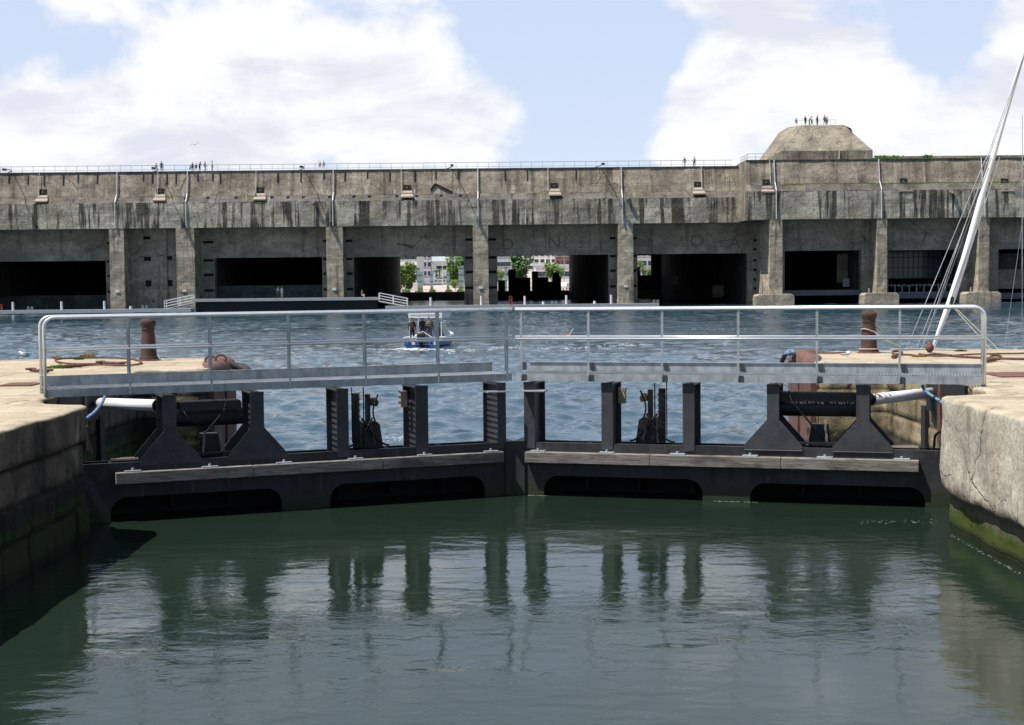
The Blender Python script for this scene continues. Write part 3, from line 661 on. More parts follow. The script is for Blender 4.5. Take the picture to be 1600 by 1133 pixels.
# hydraulic rams and rope ties
for s, a, b, lab in ((-1, at_y(247,633.5,24.3), at_y(158,630,26.6), 'white ram tube running from the left gate leaf into the shaded wall niche'), (1, at_y(1360,624.5,24.75), at_y(1459,613.5,26.9), 'white ram tube running from the right gate leaf into the sunlit wall niche')):
    e = tag(empty('hydraulic_ram', tuple(a)), lab, 'hydraulic ram', 'white rams driving the gate leaves'); A = Vector(a); e.location = (0,0,0)
    mb = MB(); mb.tube([a, b], .098, 32); tbo = mb.build('tube', M['white'], e, smooth=True); tbo.data.polygons[-1].use_smooth = tbo.data.polygons[-2].use_smooth = False
    dr = (a-b).normalized()
    MB().tube([a + dr*.0, a + dr*.03], .11, 16).build('collar', M['gateblk'], e)
    mb = MB(); mb.tube([b, b + (b-a).normalized()*.9], .05, 12); mb.build('piston_rod', M['galv'], e)
def rope(name, pts, r, mat, label, cat, group=None, n=6):
    # smooth the polyline by Catmull-Rom
    P = [Vector(p) for p in pts]; out = []
    for i in range(len(P)-1):
        p0, p1, p2, p3 = P[max(i-1,0)], P[i], P[i+1], P[min(i+2,len(P)-1)]
        for k in range(6):
            t_ = k/6; out.append(.5*((2*p1) + (-p0+p2)*t_ + (2*p0-5*p1+4*p2-p3)*t_*t_ + (-p0+3*p1-3*p2+p3)*t_**3))
    out.append(P[-1]); mb = MB(); mb.tube(out, r, n); o = mb.build(name, mat, smooth=True); return tag(o, label, cat, group)
rope('rope', [at_y(164,619,25.0), at_y(159,630,24.9), at_y(148,644,24.7), at_y(134,655,24.4)], .03, M['bluerope'], 'pale blue hose bundle looped over the end of the left white ram', 'hose')
rope('rope', [at_y(1440,600,25.2), at_y(1447,612,25.2), at_y(1466,625,24.9), at_y(1487,638,24.4), at_y(1494,640,24.0)], .028, M['bluerope'], 'blue hose bundle hanging from the footbridge past the right white ram', 'hose')
rope('rope', [at_y(1484,640,24), at_y(1476,650,24), at_y(1478,668,24), at_y(1462,680,24.2), at_y(1459,700,24.3), at_y(1452,712,24.3)], .022, M['rubber'], 'black hose curving down the recess wall behind the right gate leaf', 'hose')
rope('rope', [at_y(136,665,22.6), at_y(140,690,22.6), at_y(146,712,22.6)], .022, M['rubber'], 'black hose hanging at the corner of the left lock wall', 'hose')

# ---------------------------------------------------------------- quay furniture
def bollard(px, py, lab):
    p = at_z(px, py, QZ); e = tag(empty('mooring_bollard', (p.x, p.y, QZ)), lab, 'bollard', 'rusty iron bollards on the quays')
    prof = [(.235,0),(.24,.05),(.215,.09),(.195,.13),(.185,.3),(.16,.62),(.148,.72),(.15,.74),(.165,.755),(.15,.775),(.165,.83),(.19,.9),(.192,.95),(.165,.995),(.1,1.01),(.09,1.03),(.05,1.045)]
    mb = MB(); mb.lathe((0,0,0), prof, 24); mb.build('shaft', M['bollard'], e, smooth=True)
    mb = MB(); mb.lathe((0,0,-.01), [(.29,0),(.29,.03),(.25,.045)], 24); mb.build('base_plate', M['rust'], e); return p
pL = bollard(232.5, 563.5, 'rusty brown bollard standing on the left quay'); pR = bollard(1357.5, 551.5, 'darker rusty bollard with a pale rope round it on the right quay')
def qp(px, py, dz=.03): p = at_z(px, py, QZ+dz); return p
c = Vector((pR.x, pR.y, QZ))
pts = [c + Vector((.19*math.cos(a), .19*math.sin(a), .62 + .03*math.sin(a*2) - a*.015)) for a in np.linspace(-.3, 5.2, 16)] + [c + Vector((.3,-.2,.35)), c + Vector((.75,-.1,.12)), qp(1391,546), qp(1430,545), qp(1500,547)]
rope('mooring_rope', pts, .014, M['rope'], 'pale rope wound round the right bollard and lying along the quay', 'rope')
pts = [c + Vector((.215*math.cos(a), .215*math.sin(a), .1)) for a in np.linspace(0, 2*PI, 14)]
rope('mooring_rope', pts, .016, M['rope'], 'pale rope ring lying round the foot of the right bollard', 'rope')
RB = M['rust']
rope('chain', [qp(94,567), qp(86,562), qp(100,560), qp(130,559), qp(178,559), qp(210,561.5), qp(221,566), qp(213,569.5), qp(190,571), qp(150,570), qp(112,573)], .022, RB, 'long rusty hoop of cable lying on the left quay beside the bollard', 'cable')
rope('chain', [qp(88,565), qp(110,568), qp(140,568.5), qp(160,568)], .02, RB, 'short rusty cable inside the hoop on the left quay', 'cable')
for (x0, y0, x1, y1, lab) in ((157,566.5,193,568,'rusty mooring shackle bar lying inside the cable hoop on the left quay'), (110,572,128,571.5,'rusty hook end lying left of the shackle bar on the left quay'), (48,578,75,580,'rusty double hook lying by the footbridge end on the left quay')):
    a = qp(x0,y0,.05); b = qp(x1,y1,.05); e = tag(empty('iron_shackle', tuple((a+b)/2)), lab, 'shackle'); O_ = (a+b)/2
    mb = MB(); mb.tube([a-O_, b-O_], .035, 8); mb.build('bar', RB, e)
    for p in (a, b):
        mb = MB(); cc_ = p-O_; mb.tube([cc_ + Vector((.09*math.cos(t_), .09*math.sin(t_), .02)) for t_ in np.linspace(0, 5.6, 14)], .026, 6); mb.build('eye', RB, e)
rope('chain', [qp(1396,554.5), qp(1410,554), qp(1425,554.5), qp(1440,556), qp(1463,553), qp(1500,557), qp(1545,559.5), qp(1600,561)], .025, RB, 'rusty cable lying along the right quay in front of the mast', 'cable')
rope('chain', [qp(1436,553), qp(1460,556), qp(1480,556), qp(1520,553.5), qp(1600,552)], .022, RB, 'thinner rusty cable lying behind the first one on the right quay', 'cable')
rope('chain', [qp(1246,549), qp(1256,547.5), qp(1266,549), qp(1280,551), qp(1300,551.5), qp(1330,550.5)], .02, RB, 'short rusty cable lying along the edge of the right quay nose', 'cable')
for (x0, y0, x1, y1, lab) in ((1395,557.5,1402,554,'rusty iron ring lying on the right quay right of the bollard'), (1540,564,1556,561,'rusty hooked bar lying on the right quay right of the footbridge rail')):
    a = qp(x0,y0,.05); b = qp(x1,y1,.05); e = tag(empty('iron_shackle', tuple((a+b)/2)), lab, 'shackle'); O_ = (a+b)/2
    mb = MB(); mb.tube([a-O_, b-O_], .04, 8); mb.build('bar', RB, e)
    mb = MB(); mb.tube([b-O_ + Vector((.11*math.cos(t_), .11*math.sin(t_)*.6, .04+.04*math.sin(t_))) for t_ in np.linspace(0, 5.8, 14)], .03, 6); mb.build('eye', RB, e)
rope('mooring_rope', [qp(1229,552,.1), qp(1226,556,.02), at_z(1222,564,QZ-.2), at_z(1221,572,QZ-.45)], .06, M['rust'], 'thick brown rope hanging over the nose of the right quay', 'rope')
rope('mooring_rope', [qp(1228,553,.12), qp(1233,549,.14), qp(1239,549,.14), qp(1240,552,.1), qp(1232,552.5,.13)], .05, M['bluerope'], 'blue rope coil on the nose of the right quay', 'rope')
def weed(px, py, h, wd, mat, lab, n=90):
    p = qp(px, py, 0); mb = MB()
    for k in range(n):
        a = random.uniform(0, 2*PI); r = wd*math.sqrt(random.random()); x = r*math.cos(a); y = r*math.sin(a)*.6; hh = h*(1-.6*r/wd)*random.uniform(.5,1); lx = random.uniform(-.05,.05); ly = random.uniform(-.05,.05); s_ = .012
        mb.add([(x-s_,y,0),(x+s_,y,0),(x+lx+s_,y+ly,hh*.6),(x+lx*2,y+ly*2,hh),(x+lx-s_,y+ly,hh*.6)], [(0,1,2,3,4)])
        for q_ in range(2):
            bx, by, bz = x+lx+random.uniform(-.03,.03), y+ly+random.uniform(-.03,.03), hh*random.uniform(.3,1); s2 = random.uniform(.012,.025)
            mb.add([(bx-s2,by,bz),(bx,by-s2,bz+s2*.5),(bx+s2,by,bz),(bx,by+s2,bz-s2*.3)], [(0,1,2,3)])
    o = mb.build('weed', mat, fix=False); o.location = p; tag(o, lab, 'plant')
weed(91,561,.12,.11,M['weed'],'small pale dry tuft at the far edge of the left quay')
weed(136,560,.2,.2,M['weed'],'larger pale dry tuft at the far edge of the left quay',160)
weed(91,575.5,.1,.32,M['leaf'],'low green weed with yellow flowers growing in a joint of the left quay',170)
weed(123,562,.08,.1,M['leaf'],'tiny green tuft between the two dry tufts on the left quay')
weed(1501,549,.06,.1,M['leaf'],'tiny green tuft at the far edge of the right quay')
weed(1438,558,.05,.14,M['weed'],'small dry tuft beside the cable on the right quay')
# tyre fender on the left nose
p = at_y(366,579,33.2); e = tag(empty('tyre_fender', tuple(p)), 'black rubber tyre fender on the nose of the left quay', 'fender')
mb = MB(); R_, r_ = .3, .11; n1_, n2_ = 24, 10
vs = [((R_+r_*math.cos(b))*math.cos(a), (R_+r_*math.cos(b))*math.sin(a), r_*math.sin(b)) for a in np.linspace(0,2*PI,n1_,endpoint=False) for b in np.linspace(0,2*PI,n2_,endpoint=False)]
mb.add(vs, [(i*n2_+j, ((i+1)%n1_)*n2_+j, ((i+1)%n1_)*n2_+(j+1)%n2_, i*n2_+(j+1)%n2_) for i in range(n1_) for j in range(n2_)])
o = mb.build('tyre', M['rubber'], e, smooth=True); o.rotation_euler = (.2, .15, 0)
mb = MB(); mb.tube([(-.2,0,.08),(-.5,-.2,.16),(-.8,-.4,.12)], .02, 6); mb.build('strap', M['rope'], e)
for px, py, lab in ((329,563,'rusty mooring ring at the back of the left quay nose'), (345,561,'second rusty mooring ring on top of the left quay nose')):
    a = qp(px, py, .12); mb = MB(); mb.tube([Vector((.12*math.cos(t_), .04*math.sin(t_), .09*math.sin(t_))) for t_ in np.linspace(0, 2*PI, 16)], .025, 6); o = mb.build('mooring_ring', M['bollard']); o.location = a; tag(o, lab, 'ring')
# broken edge rubble on left quay
for px, py, sc, lab in ((1462,552,1,'small white stone'),):
    pass
# tools and blocks lying on the top of the gate near the heels
for s, px, py, lf in ((-1,192,694.5,LL),(1,1412,702,LR)):
    u, z = lp(lf, px, py, .3); e = tag(empty('timber_offcuts', tuple(w(lf,u,.86,.3))), 'pale offcuts lying on top of the %s gate leaf by its heel' % ('left' if s < 0 else 'right'), 'offcuts')
    for k in range(3):
        mb = MB(); mb.box((-.2+.08*k, -.1+.07*k, .0+.0*k), (.24-.03*k, -.06+.07*k, .03)); o = mb.build('offcut', M['pale'], e); o.rotation_euler = (0,0,-.25*s+.1*k)

# ---------------------------------------------------------------- bunker
BY = 235.0; BR = .0133
bunk = tag(empty('submarine_bunker', (0, BY, 0), BR), 'huge weathered concrete submarine bunker with dark pens across the basin', 'bunker')
bc, bs = math.cos(BR), math.sin(BR)
def toloc(P): x, y = P.x, P.y-BY; return Vector((x*bc + y*bs, -x*bs + y*bc, P.z))
def toworld(x, y, z): return Vector((x*bc - y*bs, x*bs + y*bc + BY, z))
bn = Vector((-bs, bc, 0))
def B(px, py, ly=0.0):
    P = on_plane(px, py, Vector((0, BY, 0)) + bn*ly, bn); q_ = toloc(P); return q_.x, q_.z
def BX(px, ly=0.0, py=400): return B(px, py, ly)[0]
RS = -6.5     # the right hand part stands forward
XS = BX(1158, 0)         # step between the parts
XR = 115.0; XL = -115.0; DEP = 129.0
zbb, zlb, zlt, zrt = 13.4, 17.5, 18.6, 22.6
zs1 = dict(bb=13.4, lb=17.5, lt=18.6, rt=22.6); zs2 = dict(bb=13.55, lb=18.0, lt=19.15, rt=23.0)
def jitter_wall(name, mat, x0, x1, prof, ly, parent, dx=.6, amp=.07, chip=.0, seed=0.0):
    """a long facade strip following a profile of (y,z) points, its surface uneven"""
    n = int((x1-x0)/dx)+1; m_ = len(prof); vs = []
    for i in range(n+1):
        x = x0 + (x1-x0)*i/n
        for j, (y, z) in enumerate(prof):
            k = mn.fractal(Vector((x*.35, z*.5, seed)), 1, 2, 5)*amp; zz = z
            if chip and j == chip: zz += max(0, mn.fractal(Vector((x*.9, 3, seed)), .8, 2, 5))*.35
            vs.append((x, y+ly+k, zz))
    mb = MB(); mb.add(vs, [(i*m_+j, (i+1)*m_+j, (i+1)*m_+j+1, i*m_+j+1) for i in range(n) for j in range(m_-1)]); return mb.build(name, mat, parent, smooth=False)
def interp(a, b, n): return [(a[0]+(b[0]-a[0])*k/n, a[1]+(b[1]-a[1])*k/n) for k in range(n+1)]
for (x0, x1, ly, zz) in ((XL, XS, 0, zs1), (XS, XR, RS, zs2)):
    jitter_wall('lower_band', M['band'], x0, x1, interp((0, zz['bb']), (0, zz['lb']), 6), ly-.02, bunk, chip=1 if False else 0, seed=ly)
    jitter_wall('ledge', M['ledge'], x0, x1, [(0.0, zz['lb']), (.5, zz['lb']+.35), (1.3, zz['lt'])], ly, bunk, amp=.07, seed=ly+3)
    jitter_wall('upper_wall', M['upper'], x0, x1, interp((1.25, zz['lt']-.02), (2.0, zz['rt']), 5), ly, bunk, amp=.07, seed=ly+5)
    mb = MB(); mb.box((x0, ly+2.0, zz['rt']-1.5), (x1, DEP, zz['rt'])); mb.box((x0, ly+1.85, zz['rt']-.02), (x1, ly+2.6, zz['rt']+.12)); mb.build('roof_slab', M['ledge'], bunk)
    mb = MB(); mb.box((x0, ly+.1, zz['bb']-.02), (x1, ly+6, zz['bb']+.5)); mb.build('soffit', M['recess'], bunk)
# flank of the forward part
mb = MB(); z2 = zs2
mb.prism([(RS, z2['bb']),(RS,z2['lb']),(RS+1.2,z2['lt']),(RS+2,z2['rt']+.1),(3,z2['rt']+.1),(3,z2['bb'])], (0,0,0), (0,1,0), (0,0,1), (1,0,0), XS-.02, XS+.6); mb.build('side_wall', M['dome'], bunk)
mb = MB(); mb.prism([(RS-.05, z2['bb']-.1),(RS-.05,z2['lb']),(-.2,z2['lb']+.1),(-.2,z2['bb']-.1)], (0,0,0), (0,1,0), (0,0,1), (1,0,0), XS-.5, XS-.03); mb.build('downstand', M['dome'], bunk)
# pillars
pills = [(171,194,0,483),(275.5,304,0,482),(510,536,0,0),(739,763,0,0),(966,989.5,0,0),(1203,1222.5,RS,1),(1370.5,1386,RS,1),(1529.5,1545.5,RS,1),(1690,1706,RS,1),(1850,1866,RS,1),(-60,-38,0,0),(-290,-268,0,0)]
PX = []
for i, (p0, p1, ly, bas) in enumerate(pills):
    x0, x1 = BX(p0, ly), BX(p1, ly); PX.append((x0, x1, ly)); zt_ = (zs1 if ly == 0 else zs2)['bb']
    nz = 16; vs = []; mb = MB()
    wd = x1-x0
    for k in range(nz+1):
        z = -1 + (zt_+1)*k/nz; fl = (.35*max(0, 1-(z)/5) if ly else .0)
        e0 = x0 - fl*.6 + mn.noise(Vector((z*.8, i, 1)))*.07; e1 = x1 + mn.noise(Vector((z*.8, i, 5)))*.07; f_ = ly + mn.noise(Vector((z*.5, i, 8)))*.05
        vs += [(e0, f_, z), (x0+wd*.33, f_+mn.noise(Vector((z, i, 2)))*.06, z), (x0+wd*.66, f_+mn.noise(Vector((z, i, 3)))*.06, z), (e1, f_, z), (e1, 5.2, z), (e0, 5.2, z)]
    fs = [(k*6+j, k*6+(j+1) % 6, (k+1)*6+(j+1) % 6, (k+1)*6+j) for k in range(nz) for j in range(6)] + [tuple(range(6))[::-1], tuple(nz*6+j for j in range(6))]
    mb.add(vs, fs); pl = mb.build('pillar', M['pillar'], bunk)
    if bas == 1:
        mb = MB(); mb.prism([(x0-2.2,-1),(x0-2.2,1.45),(x0-1.8,1.75),(x1+1.3,1.75),(x1+1.8,1.4),(x1+1.8,-1)], (0,0,0), (1,0,0), (0,0,1), (0,1,0), ly-.7, ly+3); mb.build('pier_footing', M['pillar'], pl, bevel=.06)
        mb = MB(); mb.lathe((x0-1.2, ly+.2, 1.7), [(.14,0),(.14,.7 if i != 5 else 1.9),(.1,.75 if i != 5 else 1.95)], 10); mb.build('guide_post', M['pale'], pl)
    else:
        mb = MB(); mb.box((x0+.9, ly-.12, 3.05), (x0+1.5, ly-.02, 3.4)); mb.build('number_sign', M['white'], pl)
# scars on pillars
# recess walls (lintels, jambs) at ly=5
LY = 5.0
def rbox(name, px0, px1, z0, z1, ly, parent, mat='recess', thick=1.2, inner=None):
    mb = MB(); mb.box((BX(px0, ly), ly, z0), (BX(px1, ly), ly+thick, z1)); return mb.build(name, M[mat], parent)
zl1 = 8.45; 
pens = [  # opening px left,right at the recess plane, lintel span px, ly, lintel bottom z
 (-38,165, -60,185, LY, 8.35), (335,503, 304,512, LY, 8.6), (552,725, 534,741, LY, 8.5), (777,951, 760,968, LY, 8.5), (996,1168, 987,1204, LY, 8.5),
 (1226,1346, 1221,1372, LY+RS, 8.65), (1388,1500, 1384,1531, LY+RS, 8.6), (1560,1680, 1543,1692, LY+RS, 8.6), (1720,1840,1704,1852,LY+RS,8.6), (-270,-60,-290,-55,LY,8.35)]
openx = []
for (a, b, l0, l1, ly, zb_) in pens:
    top_ = 13.6
    li = MB().box((BX(l0,ly)-.5, ly, zb_), (BX(l1,ly)+.5, ly+1.6, top_)).build('lintel', M['recess'], bunk)
    xa, xb = BX(a,ly), BX(b,ly); openx.append((xa, xb, ly, zb_))
    for (e0, e1, sd) in ((BX(l0,ly)-.5, xa, 1), (xb, BX(l1,ly)+.5, -1)):
        if e1-e0 > .3:
            j = MB().box((e0, ly-.01 if False else ly, -1), (e1, ly+1.6, zb_-.003)).build('jamb', M['recess'], bunk)
            # horizontal slots for stop logs
            if ly > 0:
                for z in (3.0, 5.6, 8.0+.0, 11.0) if (a, b) != (996, 1168) or sd == 1 else (2.4, 3.9, 5.5, 7.1, 8.9, 10.4):
                    xs_ = xa-1.9 if sd == 1 else xb+.1
                    if (a, b) == (996,1168) and sd == -1: xs_ = xb+.9
                    mb = MB(); mb.box((xs_+.1, ly-.025, z), (xs_+1.75, ly+.05, z+.42)); mb.build('stoplog_slot', M['black'], j)
# blind bay between the first two pillars
mb = MB(); mb.box((BX(185,4.0), 4.0, -1), (BX(285,4.0), 5.6, 13.6)); bay = mb.build('blind_bay_wall', M['recess'], bunk)
for (px, py, ww, hh) in ((229.5,372,1.15,.5),(230.5,404.5,1.15,.65),(263.5,403.5,1.15,.65),(232,443,.95,1.05),(264.5,442.5,1.05,1.05),(240,471,.3,.3)):
    x, z = B(px, py, 4.0); mb = MB(); mb.box((x-ww/2, 3.97, z-hh/2), (x+ww/2, 4.2, z+hh/2)); mb.build('loophole', M['black'], bay)
mb = MB(); x = BX(250,4.0); mb.box((x, 3.7, -1), (x+1.2, 4.0-.003, 13.5)); mb.build('buttress', M['recess'], bay)
# dividing walls, ceilings, back walls inside
ox = sorted(openx)
for (a, b) in zip(ox, ox[1:]):
    x0, x1 = a[1], b[0]; ly = min(a[2], b[2])
    if x1 - x0 < .3: continue
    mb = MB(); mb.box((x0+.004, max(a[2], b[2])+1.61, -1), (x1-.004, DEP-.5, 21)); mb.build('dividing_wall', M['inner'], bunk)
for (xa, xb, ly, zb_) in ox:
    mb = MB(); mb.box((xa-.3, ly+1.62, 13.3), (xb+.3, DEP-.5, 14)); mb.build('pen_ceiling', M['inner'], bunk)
back_open = {2: (None), 3: None}
zq = 2.0
for k, (a, b, l0, l1, ly, zb_) in enumerate(pens):
    xa, xb = BX(a,ly)-.2, BX(b,ly)+.2; yb = DEP-1.0
    mb = MB()
    if k in (2, 3): mb.box((xa, yb, -1), (xb, yb+.8, zq+.05))
    elif k == 4:
        xo0, _ = B(992, 410, yb); xo1, zo0 = B(1017.5, 430, yb); zo1 = B(1005, 399, yb)[1]
        mb.box((xa, yb, -1), (xb, yb+.8, zo0)); mb.box((xo1, yb, zo0+.001), (xb, yb+.8, 14)); mb.box((xa, yb+.002, zo1), (xo1-.002, yb+.8, 14))
    else: mb.box((xa, yb*.5, -1), (xb, yb*.5+.8, 14))
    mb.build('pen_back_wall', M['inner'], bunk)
mb = MB(); mb.box((XL, 3, -1), (XL+1, DEP, 22)); mb.box((XR-1, -3, -1), (XR, DEP, 22)); mb.build('end_wall', M['dome'], bunk)
# low walls / decks standing in the pens
def deck(px0, px1, py0, py1, ly, name, mat, thick=6):
    x0, z1 = B(px0, py0, ly); x1, z0 = B(px1, py1, ly); mb = MB(); mb.box((x0, ly, z0), (x1, ly+thick, z1)); return mb.build(name, mat, bunk)
M['greenwall'] = concrete('green stained wall', (.1,.12,.11), (.06,.075,.07), seed=9, board=.2)
M['deckgrey'] = paint('deck blue grey', (.2,.22,.25), .8, .2, 1)
deck(333,505,447,482,LY+2,'quay_wall_in_pen',M['greenwall'],.8)
deck(-38,167,463,484,LY+6,'quay_wall_in_pen',M['greenwall'],.8)
deck(1222,1350,454,461,LY+RS+1.7,'pen_deck',M['deckgrey'],14)
deck(1386,1502,458,465.5,LY+RS+1.7,'pen_deck',M['deckgrey'],14)
deck(1545,1690,458,466,LY+RS+1.7,'pen_deck',M['deckgrey'],14)
deck(1308,1346,397,441,LY+RS+9,'partition',M['recess'],.3)
deck(1317,1331,435,448,LY+RS+8,'notice_panel',M['offwhite'],.1)
deck(1560,1690,396,419,LY+RS+5,'partition',M['inner'],.3); deck(1560,1690,421,450,LY+RS+4,'partition',M['recess'],.3)
deck(1035,1060,430,444,60,'notice_panel',M['offwhite'],.1)
deck(1113,1150,446,464,30,'notice_panel',M['recess'],.3)
# glazed screen and rail in pen eight
gly = LY+RS+10; x0, z1 = B(1380, 386, gly); x1, z0 = B(1505, 434, gly)
t = NT('screen glass', .15, 0, .5); t.color((.12,.17,.2)); M['sglass'] = t.mat
gz = MB().box((x0, gly, z0), (x1, gly+.05, z1)).build('glazed_screen', M['sglass'], bunk)
mb = MB()
for k in range(17): xx = x0+(x1-x0)*k/16; mb.box((xx-.05, gly-.06, z0), (xx+.05, gly-.005, z1))
for k in range(4): zz_ = z0+(z1-z0)*k/3; mb.box((x0, gly-.08, zz_-.06), (x1, gly-.062, zz_+.06))
mb.build('mullion', M['gate'], gz)
rly = LY+RS+1.9; mb = MB(); x0, z1 = B(1387, 446, rly); x1, z0 = B(1500, 456, rly)
for zz_ in (z0, z1): mb.box((x0, rly, zz_-.04), (x1, rly+.06, zz_+.04))
for k in range(11): xx = x0+(x1-x0)*k/10; mb.box((xx-.07, rly-.02, z0+.04), (xx+.07, rly+.06, z1-.04))
mb.build('pen_railing', M['galv'], bunk)
# drainpipes
for px, py0, py1, thin in ((182,270,0,0),(292.5,269,0,0),(521.5,266,0,0),(748,263,0,0),(973,260,0,0),(1213,255,0,0),(1377,254,0,0),(1538,252,0,0),(60,271,0,1),(246,270,0,1),(400,267,0,1),(628,264,0,1),(858,261,0,1),(1098.5,259,0,1),(1206,255,0,2)):
    ly = 0 if px < 1158 else RS; zz = zs1 if ly == 0 else zs2; x = BX(px, ly); r = .095 if not thin else .055
    mb = MB(); mb.tube([(x, ly+1.75, zz['rt']+.05), (x, ly+1.05, zz['lt']+(.2 if not thin else .3))], r, 8)
    if not thin: mb.tube([(x, ly+1.0, zz['lt']+.3), (x, ly-.15, zz['lb']+.15), (x, ly-.22, zz['bb']+.05)], r, 8)
    mb.build('drainpipe', M['pipe'], bunk)
# loopholes on the upper wall with pale sills
for px, py in ((67,300),(250.5,298.5),(406.5,297),(636,293),(866,290),(1090,288),(1197,284.5),(1411.5,283),(1569,283)):
    ly = 0 if px < 1158 else RS; zz = zs1 if ly == 0 else zs2; x, z = B(px, py, ly+1.4)
    fy = lambda q_: ly+1.25+.75*(q_-zz['lt'])/4-.09
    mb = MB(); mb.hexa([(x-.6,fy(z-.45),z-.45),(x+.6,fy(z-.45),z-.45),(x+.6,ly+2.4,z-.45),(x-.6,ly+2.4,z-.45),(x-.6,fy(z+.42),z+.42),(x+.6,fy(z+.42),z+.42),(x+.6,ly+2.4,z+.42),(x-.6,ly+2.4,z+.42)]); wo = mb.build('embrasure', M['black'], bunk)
    mb = MB(); mb.box((x-.1, fy(z)-.06, z-.12), (x+.08, fy(z)-.01, z+.06)); mb.build('lamp', M['pale'], wo)
    mb = MB(); mb.hexa([(x-.75,ly+.75,z-1.0),(x+.9,ly+.75,z-1.0),(x+.8,ly+1.5,z-1.0),(x-.6,ly+1.5,z-1.0),(x-.75,ly+.8,z-.85),(x+.9,ly+.8,z-.85),(x+.72,ly+1.4,z-.46),(x-.58,ly+1.4,z-.46)])
    mb.build('sill', M['pale'], wo); mb = MB(); mb.hexa([(x-1.0,ly-.1,z-1.75),(x+1.1,ly-.1,z-1.75),(x+1.0,ly+.9,z-1.5),(x-.9,ly+.9,z-1.5),(x-1.0,ly-.1,z-1.55),(x+1.1,ly-.1,z-1.55),(x+.95,ly+.85,z-1.03),(x-.85,ly+.85,z-1.03)]); mb.build('drip_ledge', M['pale'], wo)
# dark weep slots below the roof edge
xx = BX(5)
for i, px in enumerate((14,44,69,99,122,152,224,238,261,275,309,332,344,434,470,506,539,574,609,648,681,716,789,824,900)):
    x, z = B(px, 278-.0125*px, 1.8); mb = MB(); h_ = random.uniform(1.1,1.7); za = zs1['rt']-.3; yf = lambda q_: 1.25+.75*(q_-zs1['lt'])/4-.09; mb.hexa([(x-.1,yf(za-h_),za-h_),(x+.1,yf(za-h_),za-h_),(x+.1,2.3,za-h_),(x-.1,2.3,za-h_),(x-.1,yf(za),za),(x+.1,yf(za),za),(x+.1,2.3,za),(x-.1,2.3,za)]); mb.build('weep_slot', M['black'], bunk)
mb = MB(); a = B(673,297,1.2); b = B(680,287,1.2); c_ = B(706,300,1.2)
mb.bar((a[0],1.25,a[1]), (b[0],1.4,b[1]), .22, .25); mb.bar((b[0],1.4,b[1]), (c_[0],1.2,c_[1]), .22, .25); mb.build('chase', M['black'], bunk)
# outflow spouts and big black seepage below them come with the material; spout bodies:
for px, py, ly in ((490.5,315,0),(981,309,0),(1487,300,RS)):
    x, z = B(px, py, ly); mb = MB(); mb.tube([(x, ly+.2, z), (x-.1, ly-.7, z)], .32, 12); mb.build('outflow_spout', M['pale'], bunk)
# spotlights on the ledge
for px in (287,322,366,397,422,447,471,512,550,574,617,648,686,716):
    x, z = B(px, 302.5-.0125*(px-300), .9); mb = MB(); mb.box((x-.15,.6,z-.5),(x+.12,.95,z+.25)); mb.box((x-.06,.7,z-1.0),(x+.03,.8,z-.5)); mb.build('spotlight', M['offwhite'], bunk)
# lamp arms that throw the long shadows
for px in (19,248,475,706,938):
    x = BX(px, 2, 270); mb = MB(); mb.tube([(x-.9,2.3,zs1['rt']+.12),(x,1.9,zs1['rt']+.35),(x+.15,.4,zs1['rt']+.5),(x+.15,-2.1,zs1['rt']+.35)], .07, 6); mb.box((x-.1,-2.6,zs1['rt']+.15),(x+.4,-1.8,zs1['rt']+.45)); mb.build('lamp_arm', M['gate'], bunk)
# roof railing
mb = MB(); x = XL; zr = zs1['rt']
while x < XS-1: mb.bar((x,2.6,zr),(x,2.6,zr+1.15),.05,.05); x += 1.77
for h_ in (.45, 1.13): mb.bar((XL,2.6,zr+h_),(XS-1,2.6,zr+h_),.045 if h_ < 1 else .07,.045 if h_ < 1 else .07)
mb.build('roof_railing', M['galv'], bunk)
mb = MB(); zr = zs2['rt']; X1 = BX(1222, RS)
pts = [(XS+.4, 3, zr),(XS+.4, RS+2.4, zr),(X1, RS+2.4, zr)]
for a, b in zip(pts, pts[1:]):
    a = Vector(a); b = Vector(b); n_ = int((b-a).length/1.2)
    for k in range(n_+1): p = a.lerp(b, k/n_); mb.bar(p, p+Vector((0,0,1.15)), .05, .05)
    for h_ in (.05,.6,1.13): mb.bar(a+Vector((0,0,h_)), b+Vector((0,0,h_)), .05, .06)
mb.build('roof_railing', M['galv'], bunk)
# turret
ty = RS+2.6
tx0, tz1 = B(1221.5, 236, ty); tx1, _ = B(1363.5, 235.5, ty)
zt0 = zs2['rt']; tyb = ty+16
def oct_(x0, x1, y0, y1, c_, z): return [(x0+c_,y0,z),(x1-c_,y0,z),(x1,y0+c_,z),(x1,y1-c_,z),(x1-c_,y1,z),(x0+c_,y1,z),(x0,y1-c_,z),(x0,y0+c_,z)]
xl = BX(1181, ty+8, 250)
xa = B(1252, 196, ty+4.6)[0]; xb_ = B(1318, 197, ty+4.6)[0]; xr_ = B(1330, 198, ty+9)[0]; ztt = B(1280, 196, ty+5)[1]
dm = MB()
base = [(tx0,ty,zt0-.3),(tx1,ty,zt0-.3),(tx1+.4,ty+9,zt0-.3),(tx1-3,tyb,zt0-.3),(tx0,tyb,zt0-.3),(xl,ty+9,zt0-.3)]
mid = [(tx0,ty,tz1),(tx1,ty,tz1),(tx1+.4,ty+9,tz1),(tx1-3,tyb,tz1),(tx0,tyb,tz1-.5),(xl,ty+9,zt0-.1)]
tp = [(xa,ty+4.6,ztt),(xb_,ty+4.6,ztt),(xr_,ty+9,ztt-.1),(xb_-.5,ty+12,ztt),(B(1231,199,ty+12)[0],ty+12,B(1231,199,ty+12)[1]),(B(1217,207,ty+9)[0],ty+9,B(1217,207,ty+9)[1])]
